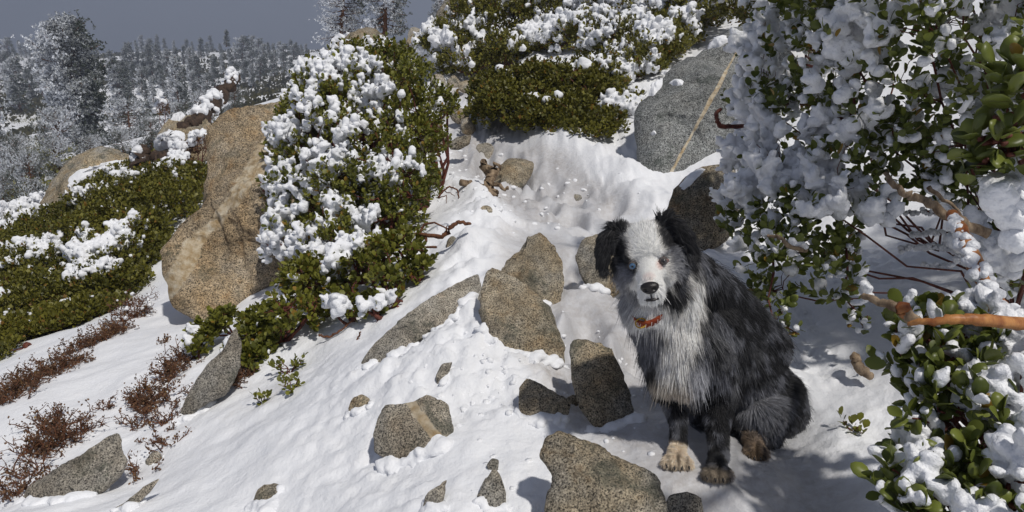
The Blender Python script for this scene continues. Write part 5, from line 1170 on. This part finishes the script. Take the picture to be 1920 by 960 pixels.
def coat_len(P):
    h = to_head(P); n = len(P); L = np.full(n, .038)
    def blob(c, r, v, soft=.35):
        nonlocal L
        d = np.sqrt((((P - np.asarray(c)) / np.asarray(r)) ** 2).sum(1)); w = 1 - sstep(1 - soft, 1 + soft, d); L = L * (1 - w) + v * w
    blob(W(1250, 610, 1.68), (.15, .15, .10), .048); blob(W(1260, 710, 1.70), (.09, .1, .06), .060); blob(W(1470, 780, 1.96), (.10, .12, .09), .050)
    blob(W(1214, 604, 1.64), (.050, .07, .026), .010); blob(W(1262, 790, 1.70), (.06, .08, .10), .017); blob(W(1346, 820, 1.68), (.06, .10, .12), .017); blob(W(1300, 765, 1.76), (.035, .05, .04), .045)
    for p in (PAW1, PAW2, PAW3): blob(p, (.055, .06, .035), .013)
    # head from the face outwards
    face = np.interp(h[:, 1], [-.03, .02, .06, .10], [.040, .022, .010, .0045]); hm = sstep(.15, .11, np.linalg.norm((h - [0, .03, 0]) / [1.0, 1.1, .95], axis=1)) if False else (1 - sstep(.10, .15, np.linalg.norm(h - [0, .03, 0.01], axis=1)))
    L = L * (1 - hm) + face * hm
    e = sstep(.062, .085, np.abs(h[:, 0])) * (h[:, 2] > -.03) * (h[:, 2] < .13) * (np.abs(h[:, 1]) < .06); L = L * (1 - e) + (.018 + .016 * (h[:, 2] < .03)) * e
    top = (h[:, 2] > .085) * (np.abs(h[:, 0]) > .03); L = np.where(top, .022, L)
    ch = sstep(-.02, -.06, h[:, 2]) if False else (1 - sstep(-.075, -.03, h[:, 2])); ch = ch * (np.abs(h[:, 0]) > .03) * (h[:, 1] < .05) * (h[:, 2] > -.16); L = L * (1 - ch) + .045 * ch
    return L

def flow(P, N):
    h = to_head(P); n = len(P)
    nose = hd(0, .17, -.02)
    away = nrm(P - nose); down = np.array([0, 0, -1.0]); back = nrm(W(1440, 720, 1.97) - W(1270, 600, 1.72))
    wb = sstep(1.70, 1.84, P[:, 1])[:, None]
    f = down * (1 - .55 * wb) + back * (.10 + .9 * wb) + np.array([0, .10, 0])
    chest = (1 - sstep(.0, .12, np.abs(P[:, 0] - W(1255, 640, 1.7)[0])))[:, None]
    f = f + np.array([.12, 0, 0]) * np.sign(P[:, 0:1] - W(1262, 640, 1.7)[0]) * (1 - wb)
    hm = (1 - sstep(.11, .15, np.linalg.norm(h - [0, .03, 0.01], axis=1)))[:, None]
    f = f * (1 - hm) + (away + .35 * down) * hm
    e = ((np.abs(h[:, 0]) > .062) & (h[:, 2] > -.03) & (h[:, 2] < .13) & (np.abs(h[:, 1]) < .07))[:, None]
    f = np.where(e, np.sign(h[:, 0:1]) * HR * .55 - HU * .85 - HF * .1, f)
    t = ((h[:, 2] > .082) & (np.abs(h[:, 0]) > .025))[:, None]; f = np.where(t, HU * .9 + np.sign(h[:, 0:1]) * HR * .45 - HF * .3, f)
    f = f + .25 * np.stack([fbm(P * 14, 2, 71), fbm(P * 14, 2, 72), fbm(P * 14, 2, 73)], 1)
    f = f - N * (f * N).sum(1, keepdims=True)
    return nrm(f)

DOG = empty('dog', [W(1370, 850, 1.75)[0], 1.75, gz(W(1370, 850, 1.75)[0], 1.75)], 'black and grey merle dog with white face and blue eye sitting on the trail', 'dog')
vc = coat(BV, BN); a_ = body_me.attributes.new('coat', 'FLOAT_COLOR', 'POINT'); a_.data.foreach_set('color', np.c_[vc * .75, np.ones(nV)].astype(np.float32).ravel())
t = NT('dog_skin'); M_SKIN = t.fin(t.attr('coat', 'Color'), .85, .1)
body_me.materials.clear(); body_me.materials.append(M_SKIN)
add('body', body_me, None, DOG)

rs = np.random.RandomState(12)
area = np.linalg.norm(fn, axis=1); cen = BV[TRI].mean(1); hh = to_head(cen)
dens = 1 + 1.6 * (np.linalg.norm(hh - [0, .03, 0], axis=1) < .13)
for p_ in (PAW1, PAW2, PAW3): dens += 3.0 * (np.linalg.norm(cen - p_, axis=1) < .06)
wgt = area * dens; wgt /= wgt.sum()
NS = 190000
ti = rs.choice(len(TRI), NS, p=wgt); b = rs.dirichlet((1, 1, 1), NS)
RP = (BV[TRI[ti]] * b[:, :, None]).sum(1); RN = nrm((BN[TRI[ti]] * b[:, :, None]).sum(1))
hr_ = to_head(RP)
bare = (((hr_ - [-.035, .066, .0]) / [.0115, .03, .0085]) ** 2).sum(1) < 1
bare |= (((hr_ - [.035, .066, .002]) / [.0115, .03, .0075]) ** 2).sum(1) < 1
bare |= (((hr_ - [0, .160, -.032]) / [.020, .022, .017]) ** 2).sum(1) < 1
RP, RN = RP[~bare], RN[~bare]; NS = len(RP)
FL = flow(RP, RN); LN = coat_len(RP) * rs.uniform(.7, 1.15, NS); FLY = rs.rand(NS) < .028; LN = np.where(FLY & (LN > .02), LN * 1.45, LN); CL = coat(RP, RN) * rs.uniform(.72, 1.28, (NS, 1))
streak = rs.rand(NS) < .12; CL[streak] = np.clip(CL[streak] * 1.6 + .03, 0, .9)
EARM = (np.abs(hr_[~bare][:, 0]) > .06) & (hr_[~bare][:, 2] > -.03) & (hr_[~bare][:, 2] < .13)
lift = np.where(EARM, .08, 1.0) * np.clip(.55 - 6 * LN, .22, .5) + .35 * (LN < .016) * (RP[:, 2] < .12) + rs.normal(0, .08, NS) + .35 * FLY
K = 6; tt = np.linspace(0, 1, K)
PTS = np.empty((NS, K, 3)); PTS[:, 0] = RP - RN * .001
d = nrm(RN * (lift * 1.3)[:, None] + FL); g = np.array([0, 0, -1.0])
curl = rs.normal(0, .10, (NS, 3))
for k in range(1, K):
    u = k / (K - 1)
    dk = nrm(d * (1 - .45 * u) + FL * .35 * u + g * .38 * u * np.clip(LN / .04, .1, 1.2)[:, None] + curl * u)
    PTS[:, k] = PTS[:, k - 1] + dk * (LN / (K - 1))[:, None]
# locks: neighbouring hairs lean together towards their tips
kc = rs.choice(NS, NS // 16, replace=False); kd = KDTree(len(kc))
for i, j in enumerate(kc): kd.insert(RP[j], i)
kd.balance(); near_ = np.array([kc[kd.find(p)[1]] for p in RP])
off = PTS[near_] - PTS; wgt = (np.linspace(0, 1, K) ** 1.5)[None, :, None] * np.clip(LN / .03, .15, 1)[:, None, None] * .42
PTS = PTS + off * wgt * np.where(FLY, .1, 1.0)[:, None, None]
hc = bpy.data.hair_curves.new('fur'); hc.add_curves([K] * NS)
hc.attributes['position'].data.foreach_set('vector', PTS.astype(np.float32).ravel())
rad = (.00038 * np.clip(LN / .02, .55, 1.25))[:, None] * np.array([1, 1, .95, .8, .55, .2])[None]
ra = hc.attributes.get('radius') or hc.attributes.new('radius', 'FLOAT', 'POINT'); ra.data.foreach_set('value', rad.astype(np.float32).ravel())
ca = hc.attributes.new('coat', 'FLOAT_COLOR', 'CURVE'); ca.data.foreach_set('color', np.c_[np.clip(CL, 0, .95), np.ones(NS)].astype(np.float32).ravel())
t = NT('dog_fur'); M_FUR = t.fin(t.attr('coat', 'Color'), .55, .35); hc.materials.append(M_FUR)
add('fur', hc, None, DOG)

def simple(name, col, rough=.4, spec=.5):
    return NT(name).fin(col, rough, spec)
M_NOSE = NT('dog_nose'); M_NOSE = M_NOSE.fin((.012, .010, .010), .38, .5, M_NOSE.bump(M_NOSE.noise(700, 2), .4, .001))
HA = np.stack([HR, HF, HU])
def shaped(name, mats, fnc, sub=4, parent=DOG, org=(0, 0, 0)):
    V = ICO[sub][0].copy(); V = fnc(V); me = mk_mesh(name, hd(*org) + V @ HA, [ICO[sub][1]]); return add(name, me, mats, parent)
def nose_f(V):
    V = V * [.0185, .013, .0135]; V[:, 0] *= 1 + 14 * (V[:, 2] + .004); V[:, 1] += .002
    for s in (-1, 1):
        d = np.sqrt(((V[:, 0] - s * .0085) / .0050) ** 2 + ((V[:, 2] + .002) / .0036) ** 2); V[:, 1] -= .007 * np.exp(-d ** 2) * (V[:, 1] > 0)
    V[:, 1] -= .003 * np.exp(-(V[:, 0] / .0015) ** 2) * (V[:, 1] > 0) * (V[:, 2] < .004); return V
shaped('nose', M_NOSE, nose_f, 4, org=(0, .154, -.031))
mb = MB(); x = np.linspace(-1, 1, 15); lip = np.array([hd(.028 * u, .150 - .030 * u * u, -.060 + .002 * abs(u) - .004 * u * u) for u in x]); mb.tube(lip, .0032 * np.sqrt(np.clip(1.05 - x ** 2, .1, 1)), 8)
mb.tube(np.array([hd(0, .158, -.045), hd(0, .157, -.052), hd(0, .151, -.060)]), .0018, 6)
add('mouth', mb.mesh('mouth'), simple('dog_lip', (.018, .014, .014), .4), DOG)
def eye(s, iris, squint, name='eye'):
    c = (s * .0345, .0625, .001); o = shaped(name, simple('eye_white', (.10, .085, .08), .12, .6), lambda V: V * .0105, 3, org=c)
    shaped('iris', iris, lambda V: V * [.0072, .0028, .0072], 3, o, (c[0], c[1] + .0084, c[2])); shaped('pupil', simple('pupil', (.004, .004, .004), .08, .7), lambda V: V * [.0030, .0016, .0030], 2, o, (c[0], c[1] + .0103, c[2]))
    mb = MB(); th = np.linspace(0, 2 * math.pi, 25); rim = np.array([hd(c[0] + .0108 * math.cos(a), c[1] + .0066 - .0016 * abs(math.cos(a)) ** 2 * 2, c[2] + squint * (.0082 if math.sin(a) > 0 else .0068) * math.sin(a)) for a in th]); mb.tube(rim, .0021, 6)
    add('eyelid', mb.mesh('eyelid'), simple('eye_rim', (.02, .016, .016) if s < 0 else (.16, .09, .08), .5), o); return o
eye(-1, simple('blue_iris', (.06, .12, .21), .1, .6), .72)
eye(1, simple('brown_iris', (.05, .045, .045), .1, .6), .42)
for p_, d_, w_ in ((PAW1, (-.15, -1), .027), (PAW2, (-.12, -1), .027), (PAW3, (-.15, -1), .022)):
    d2 = nrm(np.array([d_[0], d_[1], 0.])); s2 = np.array([-d2[1], d2[0], 0.])
    for k in range(4):
        o_ = (k - 1.5) / 1.5; b_ = p_ + s2 * o_ * w_ + d2 * (.044 - .010 * abs(o_)) - [0, 0, .003]
        mb = MB(); mb.tube(np.array([b_ - d2 * .006, b_ + d2 * .004, b_ + d2 * .010 - [0, 0, .004]]), [.0034, .0030, .0008], 6); add('claw', mb.mesh('claw'), M_NOSE, DOG)
# collar: round the neck under the ruff, showing only at the throat
n0_, n1_ = hd(0, -.03, -.03), W(1262, 600, 1.75); axn = nrm(n1_ - n0_); cA = W(1212, 612, 1.64); cc = n0_ + axn * ((cA - n0_) @ axn) * .92
axn = nrm(axn + np.array([-.10, 0, -.05])); ax1 = nrm((cA - cc) - axn * ((cA - cc) @ axn)); ax2 = np.cross(axn, ax1); nrmc = axn
bvb = BVHTree.FromPolygons([tuple(v) for v in BV], [tuple(f) for f in TRI.tolist()])
mb = MB(); n = 72; th = np.arange(n) * 2 * math.pi / n; dirs_ = np.outer(np.cos(th), ax1) + np.outer(np.sin(th), ax2)
rr = []
for d_ in dirs_:
    h_ = bvb.ray_cast(Vector(cc), Vector(d_), .3); rr.append(min(h_[3], .105) if h_[0] is not None else .09)
rr = np.array(rr); rr = np.convolve(np.r_[rr[-4:], rr, rr[:4]], np.ones(9) / 9, 'valid') - .005 + .021 * np.exp(-(np.minimum(th, 2 * math.pi - th) / .36) ** 2)
ring = cc + dirs_ * rr[:, None]; outw = dirs_; cA = ring[2]
V = np.concatenate([ring + nrmc * .010, ring - nrmc * .010, ring - nrmc * .010 + outw * .004, ring + nrmc * .010 + outw * .004]); j = np.arange(n); k = (j + 1) % n
mb.put(V, np.concatenate([np.stack([j + a * n, k + a * n, k + b_ * n, j + b_ * n], 1) for a, b_ in ((0, 1), (1, 2), (2, 3), (3, 0))]))
t = NT('collar_web'); cl_ = t.ramp(t.noise(60, 2), [(.4, (.20, .035, .014)), (.6, (.33, .075, .022))]); colr = add('collar', mb.mesh('collar'), t.fin(cl_, .7, .2, t.bump(t.noise(900, 1), .4, .001)), DOG)
mb = MB(); tc_ = cA + nrm(CAM - cA) * .014 + np.array([.008, 0, -.004]); th = np.linspace(0, 2 * math.pi, 25); e1 = nrm(np.array([1, .1, .3])); e2 = nrm(np.cross(nrm(CAM - cA), e1))
mb.tube(tc_ + np.outer(np.cos(th), e1) * .013 + np.outer(np.sin(th), e2) * .011, .0018, 7); add('tag_ring', mb.mesh('tag_ring'), simple('yellow_tag', (.45, .27, .02), .4), colr)

# ------------------------------------------------------------------ the air between here and the ridge
V = np.array([[x, y, z] for z in (float(GV[:, 2].min()) - 1.0, 48.0) for y in (-40.0, 705.0) for x in (-345.0, 345.0)])
hz = NT('haze_air'); hz.t.nodes.remove(hz.b)
pv = hz.t.nodes.new('ShaderNodeVolumePrincipled'); pv.inputs['Color'].default_value = (0.54, 0.61, 0.76, 1); pv.inputs['Density'].default_value = 0.0021
hz.lk(pv.outputs[0], hz.out.inputs['Volume'])
add('haze', mk_mesh('haze', V, [np.array([[0, 2, 3, 1], [4, 5, 7, 6], [0, 1, 5, 4], [2, 6, 7, 3], [0, 4, 6, 2], [1, 3, 7, 5]])], smooth=False), hz.m, kind='stuff', label='thin grey haze hanging over the far hillside', cat='haze')
